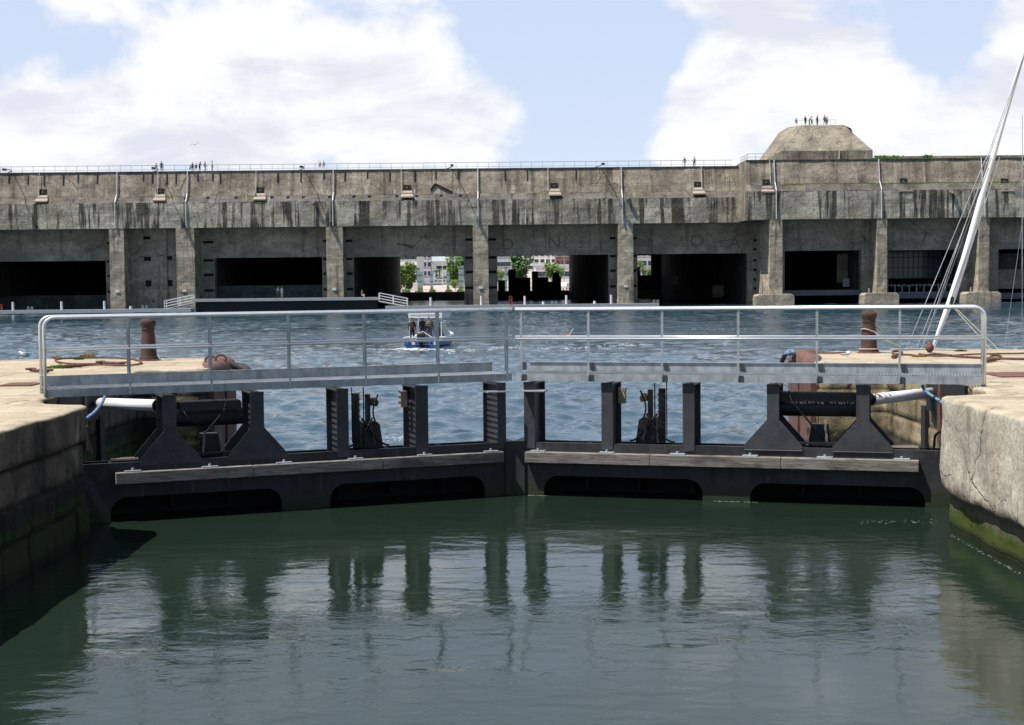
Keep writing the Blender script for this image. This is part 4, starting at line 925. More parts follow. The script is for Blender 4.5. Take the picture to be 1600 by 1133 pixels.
dm.add(base+mid+tp, [(0,1,7,6),(1,2,8,7),(2,3,9,8),(3,4,10,9),(4,5,11,10),(5,0,6,11),(6,7,13,12),(7,8,14,13),(8,9,15,14),(9,10,16,15),(10,11,17,16),(11,6,12,17),(12,13,14,15,16,17)])
tur = dm.build('turret', M['dome'], bunk)
bm = bmesh.new(); bm.from_mesh(tur.data); bmesh.ops.triangulate(bm, faces=[f_ for f_ in bm.faces]); bm.to_mesh(tur.data); bm.free()
mb = MB(); mb.box((tx0+.02, ty-.12, zt0-.1), (tx1-.02, ty+.2, tz1-.12)); mb.build('turret_base_wall', M['upper'], tur)
mb = MB(); x = B(1311,245,ty)[0]; mb.tube([(x,ty-.25,tz1-.1),(x,ty-.25,zt0)], .09, 8); mb.build('drainpipe', M['pipe'], tur)
mb = MB()
for k in range(9): xx = xa-.5+(xb_-xa-.5)*k/8; mb.bar((xx,ty+6,ztt),(xx,ty+6,ztt+1.0),.04,.04)
mb.bar((xa-.5,ty+6,ztt+1.0),(xb_-1,ty+6,ztt+1.0),.05,.05); mb.build('roof_railing', M['galv'], tur)
# parapet on the far right
mb = MB(); mb.box((BX(1395,RS), RS+9, zt0-.2), (XR, RS+12, zt0+1.1)); mb.build('parapet', M['upper'], bunk)
# faded painted letters on the lintels
t = NT('faded black paint', .95, 0, .1); t.color((.2,.175,.145)); M['letter'] = t.mat
def letters(txt, px, py, ly, size, par=bunk):
    x, z = B(px, py, ly); cu = bpy.data.curves.new('painted_letter', 'FONT'); cu.body = txt; cu.size = size; cu.extrude = .003; cu.align_x = 'CENTER'; cu.align_y = 'CENTER'; cu.resolution_u = 3
    tmp = bpy.data.objects.new('painted_letter', cu); COL.objects.link(tmp); dg = bpy.context.evaluated_depsgraph_get(); me = bpy.data.meshes.new_from_object(tmp.evaluated_get(dg)); COL.objects.unlink(tmp); bpy.data.objects.remove(tmp)
    me.name = 'painted_letter'; me.materials.clear(); me.materials.append(M['letter']); o = bpy.data.objects.new('painted_letter', me); COL.objects.link(o); o.parent = par; o.location = (x, ly-.02, z); o.rotation_euler = (PI/2, 0, 0); return o
letters('O', 793, 383, LY, 2.6); letters('N', 866, 380, LY, 3.0); letters('S', 908, 382, LY, 2.0)
letters('O', 1089, 377, LY, 3.0); letters('A', 1148, 380, LY, 3.0); letters('F', 1128, 381, LY, 1.6); letters('R', 1017, 380, LY, 2.0); letters('7', 1444, 373, LY+RS, 2.6)
# roof weeds
mb = MB()
for k in range(900):
    px = random.choice([random.uniform(1366,1404), random.uniform(1366,1410), random.uniform(1442,1454)]); x = BX(px, RS+4); y = RS+4+random.uniform(-1,1.5); z = zs2['rt'] + random.uniform(.1,.75); s_ = random.uniform(.08,.16)
    a = random.uniform(0,6.3); mb.add([(x-s_*math.cos(a),y-s_*math.sin(a),z),(x,y,z+s_),(x+s_*math.cos(a),y+s_*math.sin(a),z),(x,y,z-s_)], [(0,1,2,3)])
for k in range(1300):
    x = random.uniform(BX(1225,RS), BX(1600,RS)); y = RS+1.1+random.uniform(-.2,.1); z = zs2['lt']-.05+random.uniform(0,.1); s_ = .08; mb.add([(x-s_,y,z),(x,y,z+s_),(x+s_,y,z)], [(0,1,2)])
o = mb.build('roof_weeds', M['leaf'], fix=False); o.location = (0,BY,0); o.rotation_euler = (0,0,BR); tag(o, kind='stuff')

# ---------------------------------------------------------------- pontoons, gangways
def pontoon(px0, px1, pyl, Y, label, posts, smalls, cleats):
    a = at_y(px0, pyl[0], Y); b = at_y(px1, pyl[1], Y); e = tag(empty('pontoon', (0,0,0)), label, 'pontoon', 'floating pontoons in front of the bunker')
    zt_ = .62
    mb = MB(); mb.box((a.x, Y, .12), (b.x, Y+2.6, zt_)); mb.build('deck', M['galv'], e)
    mb = MB(); x = a.x+1
    while x < b.x-1.5: mb.box((x, Y+.15, -.3), (x+2.2, Y+2.4, .3)); x += 6.2
    mb.build('float', M['rubber'], e)
    mb = MB()
    for px in smalls: pass
    for px, h in posts:
        p = at_y(px, 470, Y+.4); mb = MB(); mb.tube([(p.x,Y+.4,zt_),(p.x,Y+.4,zt_+h)], .17 if h > .7 else .2, 10); mb.build('pontoon_post', M['white'], e)
    for px in cleats:
        p = at_y(px, 480, Y+.4)
        for dx_ in (-.28,.28): mb = MB(); mb.tube([(p.x+dx_-.12,Y+.4,zt_),(p.x+dx_-.12,Y+.4,zt_+.4),(p.x+dx_,Y+.4,zt_+.52),(p.x+dx_+.12,Y+.4,zt_+.4),(p.x+dx_+.12,Y+.4,zt_)], .05, 6); mb.build('mooring_hoop', M['galv'], e)
    return e
pontoon(-260, 298, (486,485), 214, 'grey floating pontoon with white posts before the left pens', [(20,1.25),(96,1.25),(163,1.25),(204,.45),(-60,1.25),(-140,1.25)], [], [47,226])
pontoon(602, 1030, (482,479), 218, 'grey floating pontoon with white posts before the open pens', [(673,1.25),(752,1.4),(820,1.3),(885,1.35),(955,1.35),(849,.45),(929,.45)], [], [683-12,866,1025])
for px, py0, py1, Y, lab in ((798,463,476,217.5,'red framed life ring stand on the pontoon before the open pens'),(1,476,484,213.5,'red framed life ring stand at the left end of the near pontoon')):
    a = at_y(px, py1, Y); b = at_y(px, py0, Y); e = tag(empty('lifebuoy_stand', tuple(a)), lab, 'stand'); h = b.z-a.z
    mb = MB(); 
    for dx_ in (-.2,.2): mb.bar((dx_,0,-.1),(dx_,0,h),.09,.09)
    mb.bar((-.2,0,h),(.2,0,h),.09,.09); mb.build('frame', M['red'], e); mb = MB(); mb.box((-.14,.02,.1),(.14,.1,h*.8)); mb.build('panel', M['rustpale'], e)
# fixed landing stage
e = tag(empty('landing_stage', (0,0,0)), 'long pale topped landing stage in front of the pen between the two gangways', 'jetty')
YS = 222; a = at_y(300,470,YS); b = at_y(592,467,YS); zt_ = 1.95
mb = MB(); mb.box((a.x,YS,zt_-.42),(b.x,YS+3.2,zt_)); mb.build('deck', M['galv'], e)
mb = MB(); mb.box((a.x+.4,YS+.5,-.5),(b.x-.4,YS+3.0,zt_-.43)); mb.build('piles', M['rubber'], e)
def gangway(p0, p1, Y, lab):
    a = at_y(p0[0], p0[1], Y); b = at_y(p1[0], p1[1], Y); e = tag(empty('gangway', (0,0,0)), lab, 'gangway', 'white railed gangways'); hv = Vector((0,0,1.25))
    for yy in (0, 1.3):
        mb = MB(); o_ = Vector((0,yy,0))
        for k in range(4): h_ = hv*k/3; mb.bar(a+o_+h_, b+o_+h_, .1, .1)
        for t_ in (0,.5,1): p = a.lerp(b,t_)+o_; mb.bar(p, p+hv, .09, .09)
        mb.build('side_rail', M['white'], e)
    mb = MB(); mb.bar(a+Vector((0,.65,-.1)), b+Vector((0,.65,-.1)), 1.3, .1); mb.build('deck', M['galv'], e)
gangway((257,483), (300,473.5), 221.5, 'white railed gangway rising from the left pontoon to the landing stage')
gangway((592,470.5), (636,479), 221.5, 'white railed gangway going down from the landing stage to the right pontoon')

# ---------------------------------------------------------------- people
SKIN = paint('skin', (.5,.3,.21), .6, .1, 8); HAIRS = [paint('hair dark', (.03,.02,.015), .7), paint('hair brown', (.12,.07,.04), .7), paint('hair grey', (.35,.33,.3), .7)]
CL = {}
def cloth(c):
    k = tuple(c)
    if k not in CL: CL[k] = paint('cloth', c, .9, .3, 6)
    return CL[k]
BODY = {}
def body_mesh(pose):
    if pose in BODY: return BODY[pose]
    J = {'pel':(0,0,.95,.135),'belly':(0,.0,1.1,.125),'chest':(0,.01,1.33,.15),'neck':(0,.01,1.5,.055),'head0':(0,-.005,1.57,.075),'head1':(0,-.01,1.68,.095),'crown':(0,-.005,1.745,.06),
         'shL':(-.18,.01,1.42,.062),'elL':(-.25,.03,1.14,.043),'wrL':(-.25,-.05,.9,.03),'shR':(.18,.01,1.42,.062),'elR':(.25,.03,1.14,.043),'wrR':(.25,-.05,.9,.03),
         'hiL':(-.095,0,.88,.095),'knL':(-.11,-.02,.49,.062),'anL':(-.12,.02,.09,.042),'toL':(-.13,-.14,.03,.035),'hiR':(.095,0,.88,.095),'knR':(.11,-.02,.49,.062),'anR':(.12,.02,.09,.042),'toR':(.13,-.14,.03,.035)}
    if pose == 'walk': J.update({'knL':(-.1,-.18,.52,.062),'anL':(-.1,-.22,.12,.042),'toL':(-.1,-.38,.07,.035),'knR':(.1,.05,.5,.062),'anR':(.1,.27,.14,.042),'toR':(.1,.15,.04,.035),'elL':(-.25,.14,1.16,.043),'wrL':(-.24,.12,.92,.03),'elR':(.25,-.08,1.15,.043),'wrR':(.22,-.24,.98,.03)})
    if pose == 'lean': J.update({'chest':(0,-.1,1.3,.15),'neck':(0,-.16,1.45,.055),'head0':(0,-.2,1.52,.075),'head1':(0,-.22,1.62,.095),'crown':(0,-.22,1.69,.06),'shL':(-.18,-.1,1.38,.062),'shR':(.18,-.1,1.38,.062),'elL':(-.22,-.25,1.12,.043),'wrL':(-.12,-.45,1.1,.03),'elR':(.22,-.25,1.12,.043),'wrR':(.12,-.45,1.1,.03)})
    if pose == 'camera': J.update({'elL':(-.24,-.16,1.2,.043),'wrL':(-.07,-.3,1.52,.03),'elR':(.24,-.16,1.2,.043),'wrR':(.07,-.3,1.52,.03)})
    if pose == 'sit': 
        J = {k: (x, y, z-.5, r) for k, (x, y, z, r) in J.items()}
        J.update({'knL':(-.12,-.42,.45,.062),'anL':(-.13,-.45,.05,.042),'toL':(-.13,-.6,.0,.035),'knR':(.12,-.42,.45,.062),'anR':(.13,-.45,.05,.042),'toR':(.13,-.6,.0,.035),'wrL':(-.16,-.3,.52,.03),'wrR':(.16,-.3,.52,.03),'hiL':(-.1,-.03,.42,.1),'hiR':(.1,-.03,.42,.1)})
    for s_, a in (('L',-1),('R',1)):
        wq = Vector(J['wr'+s_][:3]); eq = Vector(J['el'+s_][:3]); dr = (wq-eq).normalized(); hp = wq+dr*.085; J['ha'+s_] = (*hp, .032)
    E = [('pel','belly'),('belly','chest'),('chest','neck'),('neck','head0'),('head0','head1'),('head1','crown'),('chest','shL'),('shL','elL'),('elL','wrL'),('wrL','haL'),('chest','shR'),('shR','elR'),('elR','wrR'),('wrR','haR'),
         ('pel','hiL'),('hiL','knL'),('knL','anL'),('anL','toL'),('pel','hiR'),('hiR','knR'),('knR','anR'),('anR','toR')]
    ks = list(J); me = bpy.data.meshes.new('tmp'); bm = bmesh.new(); sk = bm.verts.layers.skin.verify(); vv = {k: bm.verts.new(J[k][:3]) for k in ks}
    for a, b in E: bm.edges.new((vv[a], vv[b]))
    for k in ks: vv[k][sk].radius = (J[k][3]*(1.25 if k in ('pel','chest','belly') else 1), J[k][3]*(.8 if k in ('pel','chest','belly') else 1)); vv[k][sk].use_root = (k == 'pel')
    bm.to_mesh(me); bm.free(); o = bpy.data.objects.new('tmp', me); COL.objects.link(o); o.modifiers.new('s', 'SKIN'); ss = o.modifiers.new('u', 'SUBSURF'); ss.levels = ss.render_levels = 1
    dg = bpy.context.evaluated_depsgraph_get(); out = bpy.data.meshes.new_from_object(o.evaluated_get(dg)); COL.objects.unlink(o); bpy.data.objects.remove(o)
    # materials by nearest bone: 0 skin 1 top 2 trousers 3 shoes
    lab = {('pel','belly'):2,('belly','chest'):1,('chest','neck'):1,('neck','head0'):0,('head0','head1'):0,('head1','crown'):0}
    def ml(a, b):
        if (a, b) in lab: return lab[(a, b)]
        if b[:2] in ('sh','el','wr') : return 1
        if b[:2] == 'ha': return 0
        if b[:2] == 'to': return 3
        return 2
    bm = bmesh.new(); bm.from_mesh(out); segs_ = [(Vector(J[a][:3]), Vector(J[b][:3]), ml(a, b)) for a, b in E]
    for f_ in bm.faces:
        c_ = f_.calc_center_median(); best = 9e9
        for a, b, m_ in segs_:
            ab = b-a; t_ = max(0, min(1, (c_-a).dot(ab)/ab.length_squared)); dd = (a+ab*t_-c_).length
            if dd < best: best = dd; f_.material_index = m_
        f_.smooth = True
    bm.to_mesh(out); bm.free()
    # fingers, nose and ears as small tapered forms grown from hand and head
    mb = MB()
    for s_, a in (('L',-1),('R',1)):
        hp = Vector(J['ha'+s_][:3]); dr = (hp-Vector(J['wr'+s_][:3])).normalized(); sd = dr.cross(Vector((a,0,.01))).normalized()
        for k in range(4):
            o_ = hp + sd*((k-1.5)*.02); L_ = (.06,.07,.066,.052)[k]; mb.tube([o_-dr*.01, o_+dr*L_*.6, o_+dr*L_ + Vector((-a*.02,0,0))], [.01,.009,.006], 6)
        mb.tube([hp-dr*.04+sd*.02, hp-dr*.01+sd*.045+Vector((-a*.01,0,0)), hp+dr*.02+sd*.05+Vector((-a*.02,0,0))], [.012,.01,.008], 6)
    hd = Vector(J['head1'][:3]); mb.ball(hd+Vector((0,-.1,-.02)), (.014,.02,.025), 6, 4)
    for a in (-1,1): mb.ball(hd+Vector((a*.09,.01,-.01)), (.01,.02,.03), 6, 4)
    tm = bpy.data.meshes.new('t'); tm.from_pydata(mb.v, [], mb.f); bm = bmesh.new(); bm.from_mesh(out); bm.from_mesh(tm); bm.to_mesh(out); bm.free()
    hm = MB(); 
    hb = hd + Vector((0,.02,.035)); hm.ball(hb, (.098,.105,.095), 10, 7)
    em = MB()
    for a in (-1,1): em.ball(hd+Vector((a*.035,-.088,.008)), (.012,.008,.009), 6, 4)
    BODY[pose] = (out, hm, em, hd); return BODY[pose]
def person(pos, rz, pose, topc, botc, label, h=1.75, hair=0, group=None, extra=None):
    out, hm, em, hd = body_mesh(pose); e = tag(empty('person', tuple(pos), rz), label, 'person', group); e.scale = (h/1.8,)*3
    me = out.copy()
    for m_ in (SKIN, cloth(topc), cloth(botc), cloth((.03,.03,.03))): me.materials.append(m_)
    o = bpy.data.objects.new('body', me); COL.objects.link(o); o.parent = e
    hm.build('hair', HAIRS[hair], e, smooth=True)
    if extra == 'vest':
        mb = MB(); 
        ch = Vector((0,.01,1.25)) if pose != 'sit' else Vector((0,.01,.75))
        prof = [(.16,-.2),(.2,-.1),(.215,.05),(.2,.15),(.12,.23)]
        mb.lathe((0,0,0), prof, 14); v2 = [(x*1.0, y*.78, z) for x, y, z in mb.v]; mb.v = [(ch.x+x, ch.y+y, ch.z+z) for x, y, z in v2]; mb.build('life_vest', cloth((.16,.11,.08)), e, smooth=True)
        mb = MB(); 
        for zz in (.02,.12): 
            pts = [(ch.x+.222*math.cos(t_), ch.y+.175*math.sin(t_), ch.z+zz-.08) for t_ in np.linspace(0,2*PI,15)]; mb.tube(pts, .012, 5)
        mb.build('strap', cloth((.35,.25,.17)), e)
    if extra == 'red':
        mb = MB(); ch = Vector((0,0,1.3)); mb.tube([(-.1,-.14,1.45),(-.02,-.17,1.2),(.12,-.12,1.0)], .025, 6); mb.build('strap', cloth((.7,.1,.08)), e)
    return e
def roofp(px, ly, zz, sit=False): 
    return toworld(BX(px, ly, 265), ly, zz)
G1 = 'visitors along the bunker roof railing'
zr1 = zs1['rt']
P_ = [(252.5,'stand',(.03,.03,.05),(.04,.04,.06),'person in dark clothes standing alone on the roof at the left, hands down',1.85,.2),
      (244,'sit',(.3,.28,.25),(.35,.33,.3),'person in pale clothes crouching left of the lone standing figure on the roof',1.7,0),
      (297.5,'sit',(.45,.45,.5),(.1,.1,.12),'child in pale top crouching at the left end of the roof group',1.3,0),
      (301,'stand',(.04,.04,.06),(.03,.03,.04),'person in black, leftmost standing figure of the roof group',1.65,.4),
      (306.5,'sit',(.03,.03,.04),(.03,.03,.04),'person in black squatting in the middle of the roof group',1.6,0),
      (312,'lean',(.08,.06,.1),(.03,.03,.05),'person in dark jacket leaning forward, centre of the roof group',1.8,.9),
      (320.5,'walk',(.4,.36,.34),(.05,.05,.07),'person with grey top and dark trousers walking at the right of the roof group',1.78,1.2),
      (331.5,'stand',(.5,.47,.45),(.4,.37,.33),'person in pale top and pale trousers, rightmost of the roof group',1.9,2.2),
      (500,'sit',(.42,.3,.22),(.3,.25,.2),'person in tan clothes sitting low behind the roof edge, left of a pair',1.6,0),
      (506,'sit',(.45,.36,.25),(.3,.25,.2),'person in sandy clothes sitting low behind the roof edge, right of a pair',1.7,0),
      (1070,'walk',(.06,.06,.07),(.18,.17,.17),'person in dark top carrying a bag, left of the pair near the roof step',1.75,.6),
      (1085,'stand',(.5,.48,.46),(.1,.1,.12),'person in white top and dark trousers, right of the pair near the roof step',1.8,.1)]
for px, pose, tc_, bc_, lab, h_, rz in P_:
    ps = roofp(px, 3.2, zr1 + (.35 if pose == 'sit' else .0) + (.15 if px in (500,506) else 0)); person(ps, rz+PI*(.0), pose, tc_, bc_, lab, h_, random.randint(0,2), G1)
for i, (px, pose, tc_, lab, h_) in enumerate(((1244,'sit',(.2,.2,.25),'person sitting at the left edge of the turret top',1.5),(1258.5,'stand',(.02,.02,.03),'person in black, leftmost standing on the turret top',1.75),(1264.5,'lean',(.05,.04,.1),'person in dark purple top bending forward on the turret top',1.6),(1268.5,'walk',(.4,.42,.48),'person in pale blue top in the middle of the turret top',1.7),(1277,'stand',(.03,.03,.06),'person in navy clothes standing right of the middle of the turret top',1.8),(1288.5,'walk',(.2,.05,.07),'person in dark red top striding on the turret top',1.85),(1292,'stand',(.55,.5,.42),'person in cream top, rightmost on the turret top',1.65))):
    x = BX(px, ty+6.5, 195); person(toworld(x, ty+6.5, ztt+(.35 if pose == 'sit' else 0)), .5*i, pose, tc_, (.04,.04,.05), lab, h_, i % 3, 'visitors on top of the turret')
for px, tc_, bc_, lab, rz in ((435,(.12,.2,.28),(.04,.05,.07),'tourist in blue jacket, left of the pair standing on the landing stage',.3),(440.5,(.15,.2,.24),(.3,.25,.2),'tourist in grey jacket and beige trousers, right of the pair on the landing stage',-.4)):
    p = at_y(px, 460, YS+1.5); person((p.x, p.y, zt_), rz+PI, 'stand', tc_, bc_, lab, 1.78, 1)
p = at_y(566, 462, YS+1.5); person((p.x, p.y, zt_-.05+.0), .8, 'sit', (.25,.13,.1), (.5,.5,.5), 'person in brown top sitting at the right end of the landing stage', 1.7, 1)
for i in range(16):
    px = 1392 + i*6.6 + random.uniform(-1.5,1.5); ly = LY+RS+random.uniform(3,6); x, z0 = B(px, 458, LY+RS+1.7)
    tc_ = random.choice([(.05,.05,.07),(.3,.3,.32),(.1,.07,.06),(.45,.45,.48),(.07,.1,.16)])
    person(toworld(BX(px, ly), ly, z0), random.uniform(0,6), random.choice(['stand','lean','walk']), tc_, (.04,.04,.06), 'visitor standing in the crowd behind the rail on the deck of the glazed pen', random.uniform(1.6,1.85), i % 3, 'crowd behind the rail of the glazed pen')

# ---------------------------------------------------------------- small blue motorboat
bp = at_z(659, 543, 0); YB = bp.y
boat = tag(empty('motorboat', (bp.x, bp.y, 0), -.2), 'small blue and white motorboat with a white canopy crossing the basin', 'motorboat')
sc_ = YB/F
mb = MB(); n_ = 12; rings = []
for k in range(n_+1):
    t_ = k/n_; y = t_*5.6; hw = 1.08*(1 - max(0, (t_-.45)/.55)**2.2*.93); zk = -.25 + .35*max(0, t_-.6)**1.5; zs_ = .5 + .25*t_*t_
    rings.append([(-hw,y,zs_),(-hw*.98,y,.12),(-hw*.6,y,zk),(0,y,zk-.12),(hw*.6,y,zk),(hw*.98,y,.12),(hw,y,zs_),(hw*.86,y,zs_+.02),(hw*.84,y,.15),(-hw*.84,y,.15),(-hw*.86,y,zs_+.02)])
vs = [p for r in rings for p in r]; m_ = 11
mb.add(vs, [(i*m_+j, (i+1)*m_+j, (i+1)*m_+(j+1) % m_, i*m_+(j+1) % m_) for i in range(n_) for j in range(m_)] + [tuple(range(m_)), tuple(n_*m_+j for j in range(m_))]); mb.build('hull', M['blue'], boat)
mb = MB()
for a in (-1, 1): mb.tube([(a*1.1*(1 - max(0, (t_-.45)/.55)**2.2*.93), t_*5.6, .52+.25*t_*t_) for t_ in np.linspace(0,.98,10)], .09, 8)
mb.build('rubbing_tube', M['white'], boat)
mb = MB(); mb.box((-.5,1.6,.15),(.5,2.4,1.0)); mb.prism([(-.5,0),(.5,0),(.42,.45),(-.42,.45)], (0,2.2,1.0), (1,0,0), (0,.2,1), (0,1,0), 0, .04); mb.build('console', M['white'], boat)
mb = MB(); mb.box((-1.0,.9,2.02),(1.0,3.0,2.08)); mb.prism([(-1.03,1.72),(1.03,1.72),(1.03,2.1),(-1.03,2.1)], (0,0,0), (1,0,0), (0,0,1), (0,1,0), .86, .9); mb.box((-1.03,.9,1.74),(-.99,3.0,2.1)); mb.box((.99,.9,1.74),(1.03,3.0,2.1)); cn = mb.build('canopy', M['white'], boat)
t = NT('pale grey lettering', .7); t.color((.3,.34,.42)); M['ltr2'] = t.mat
lt = letters('www.permisbateau.fr', 700, 400, 0, .24, cn); lt.name = 'lettering'; lt.data.materials.clear(); lt.data.materials.append(M['ltr2']); lt.location = (0,.852,1.91); lt.scale = (.9,1,1)
for a in (-.97,.97):
    for y in (.95,2.9): mb = MB(); mb.tube([(a,y,.5),(a,y,1.9)], .03, 8); mb.build('canopy_post', M['white'], boat)
mb = MB(); mb.tube([(-.6,.15,.55),(0,.25,.95),(.65,.15,.55)], .025, 6); mb.build('stern_rail', M['white'], boat)
mb = MB(); mb.box((-.2,-.35,.35),(.2,.15,.85)); mb.box((-.1,-.25,-.4),(.1,.05,.35)); mb.build('outboard_motor', M['rubber'], boat, bevel=.04)
mb = MB(); mb.ball((-.35,-.05,.42),(.16,.14,.14),10,7); mb.build('fuel_can', M['orange'], boat)
mb = MB(); mb.box((.55,.7,.15),(.95,2.4,.6)); mb.box((-.95,.7,.15),(-.6,2.4,.55)); mb.build('seat', M['white'], boat)
mb = MB(); mb.prism([(-.9,0),(.9,0),(.5,.55),(-.5,.55)], (0,3.6,.6), (1,0,0), (0,.25,1), (0,1,0), 0, .03); mb.build('windscreen', M['sglass'], boat)
def bpos(x, y, z): c_, s_ = math.cos(-.2), math.sin(-.2); return (bp.x + x*c_ - y*s_, bp.y + x*s_ + y*c_, z)
person(bpos(-.82,.9,.15), .4, 'stand', (.04,.03,.04), (.03,.03,.04), 'person in dark clothes with a red strap at the left side of the motorboat', 1.62, 0, 'crew of the motorboat', 'red')
person(bpos(-.28,1.3,.15), PI+.2, 'stand', (.04,.05,.06), (.05,.06,.09), 'person in dark hooded jacket standing second from left in the motorboat', 1.66, 0, 'crew of the motorboat')
person(bpos(.22,.95,.15), PI, 'stand', (.05,.04,.04), (.1,.1,.12), 'person in brown life vest and white cap seen from behind at the motorboat helm', 1.7, 2, 'crew of the motorboat', 'vest')
person(bpos(.68,1.5,.2), PI-.5, 'sit', (.05,.04,.05), (.03,.03,.04), 'person in dark clothes sitting at the right side of the motorboat', 1.7, 0, 'crew of the motorboat')
# wake foam
mb = MB(); 
def foam(px, py, s_):
    p = at_z(px, py, .02); z = float(wave_z(np.array([p.x]), np.array([p.y]))[0]) + .02; n_ = 7; rr = [s_*random.uniform(.5,1.2) for _ in range(n_)]
    ring = [(p.x+rr[k]*math.cos(2*PI*k/n_)*1.6, p.y+rr[k]*math.sin(2*PI*k/n_), z) for k in range(n_)]
    mb.add(ring + [(p.x, p.y, z+.012)], [(k, (k+1) % n_, n_) for k in range(n_)])
for k in range(300): foam(random.gauss(655,24), 544.5+abs(random.gauss(0,1.6)), random.uniform(.03,.12))
for k in range(420): 
    x = random.uniform(690, 1010); y = 548 - (x-690)*.026 + random.gauss(0, 1.4) + 2*math.sin(x*.03)
    if mn.noise(Vector((x*.05, y*.2, 0))) > -.05: foam(x, y, random.uniform(.02,.06))
for k in range(40): foam(random.gauss(1130,40), 515+random.gauss(0,1), random.uniform(.02,.045))
for k in range(70): foam(random.gauss(630,14), 688+random.gauss(0,3), random.uniform(.006,.02))
o = mb.build('wake_foam', M['foam']); tag(o, kind='stuff')
# foam line at lock water surface
mb = MB()
def spot(x, y, s_): mb.add([(x-s_*1.6,y,LWZ+.008),(x,y-s_*.6,LWZ+.008),(x+s_*1.6,y,LWZ+.008),(x,y+s_*.6,LWZ+.008)], [(0,1,2,3)])
for k in range(60): u = random.uniform(*random.choice([(.28,.62),(3.55,4.3)])); p = w(LR, u, 0, -.06-random.random()*.03); spot(p.x, p.y, random.uniform(.008,.02))
for k in range(45): p = at_z(random.uniform(1330,1465), 816+random.gauss(0,1.6), LWZ); spot(p.x, p.y, random.uniform(.004,.012))
for k in range(90): y = random.uniform(16, 21); spot(6.44+random.uniform(-.03,.02), y, random.uniform(.004,.012))
for k in range(26): p = at_z(random.uniform(450,1100), random.uniform(1030,1130), LWZ); spot(p.x, p.y, .0035)
tag(mb.build('foam_flecks', M['foam']), kind='stuff')
# red buoy
p = at_z(888.5, 527, 0); e = tag(empty('marker_buoy', (p.x, p.y, 0)), 'small red buoy with a tilted white stick floating in the basin', 'buoy')
mb = MB(); mb.ball((0,0,.05), .14, 12, 8); mb.build('float', M['red'], e, smooth=True); mb = MB(); mb.tube([(0,0,.1),(.33,0,.6)], .022, 6); mb.build('stick', M['white'], e)
# gull on water and in flight
def gull(loc, rz, fly, lab):
    e = tag(empty('gull', tuple(loc), rz), lab, 'gull'); mb = MB()
    mb.tube([(0,-.28,.06),(0,-.2,.05),(0,-.05,.04),(0,.12,.07),(0,.2,.14),(0,.25,.17),(0,.3,.16)], [.01,.05,.09,.085,.05,.045,.01], 10)
    mb.build('body', M['gull'], e, smooth=True)
    mb = MB(); mb.tube([(0,.29,.16),(0,.35,.145)], [.015,.004], 6); mb.build('beak', M['orange'], e)
    for s_ in (-1,1):
        mb = MB()
        if fly: pts = [(s_*.05,.0,.08),(s_*.3,.06,.2),(s_*.62,-.08,.12)]; wd = [.1,.09,.02]
        else: pts = [(s_*.07,.08,.1),(s_*.09,-.1,.1),(s_*.03,-.36,.09)]; wd = [.06,.06,.01]
        vs = []
        for (x,y,z), q_ in zip(pts, wd): vs += [(x,y+q_,z),(x,y-q_,z),(x,y,z-.02)] if fly else [(x-q_*.3,y,z+.03),(x+q_*.3,y,z-.04),(x,y,z-.05)]
        mb.add(vs, [(0,1,4,3),(3,4,7,6),(1,2,5,4),(4,5,8,7),(2,0,3,5),(5,3,6,8)]); mb.build('wing', M['galv'] if fly else M['offwhite'], e)
    return e
gp = at_z(39, 556, .0); g_ = gull((gp.x, gp.y, 0.0), 1.45, False, 'white gull sitting on the water beyond the left quay'); g_.scale = (1.25,)*3
g_ = gull(at_y(305, 226, 120), .5, True, 'gull flying above the bunker roof at the left'); g_.scale = (.62,)*3; g_.rotation_euler = (0, -.35, .3)

# ---------------------------------------------------------------- sailing boat with leaning mast behind the right quay
mp = at_y(1457, 547, 38.3); tp_ = at_y(1604, 72, 40.5)
e = tag(empty('sailing_boat', (0,0,0)), 'sailing boat moored behind the right quay with a white raked spar rising out of frame', 'boat')
mb = MB(); hx, hy = mp.x, 38.3; n_ = 14; vs = []
for k in range(n_+1):
    t_ = k/n_; x = hx - 2.5 + t_*11; hw = 1.35*math.sin(PI*min(1, .12+t_*.88))**.6 + .02; zs_ = 1.0 + .25*(2*t_-1)**2
    vs += [(x,hy+1.4-hw,zs_),(x,hy+1.4-hw*.8,.1),(x,hy+1.4,-.35),(x,hy+1.4+hw*.8,.1),(x,hy+1.4+hw,zs_)]
mb.add(vs, [(i*5+j, (i+1)*5+j, (i+1)*5+(j+1) % 5, i*5+(j+1) % 5) for i in range(n_) for j in range(5)] + [(0,1,2,3,4), tuple(n_*5+j for j in range(5))]); mb.build('hull', M['white'], e)
foot = Vector((mp.x-.12, 39.2, 1.0)); dirm = (tp_-mp); 
P0 = at_y(1455.5, 551, 38.9); 
def sp(px, py, Y=39.0): return at_y(px, py, Y)
mb = MB(); ma = [sp(1454,556), sp(1466,520), sp(1481,481), sp(1486,470), sp(1507,405), sp(1536,300), sp(1566,195), sp(1604,68), sp(1635,-30)]
mb.tube(ma, [.035,.055,.085,.105,.095,.08,.065,.045,.035], 12); mb.build('spar', M['white'], e, smooth=True)
mb = MB(); mb.ball(sp(1488,470,38.85), (.06,.06,.12), 8, 6); mb.build('fitting', M['rubber'], e)
mb = MB()
for a, b in (((1416,546),(1541,246)),((1432,546),(1549,246)),((1441,546),(1545,262)),((1488,480),(1562,246)),((1541,250),(1602,80)),((1440,545),(1600,90))): mb.tube([sp(*a,38.7), sp(*b,38.8)], .011, 5)
mb.build('rigging', M['galv'], e)
mb = MB()
for a, b in (((1491,482),(1550,548)),((1494,482),(1562,548))): mb.tube([sp(*a,38.6), sp(*b,37.5)], .011, 5)
mb.build('mooring_line', M['rope'], e)
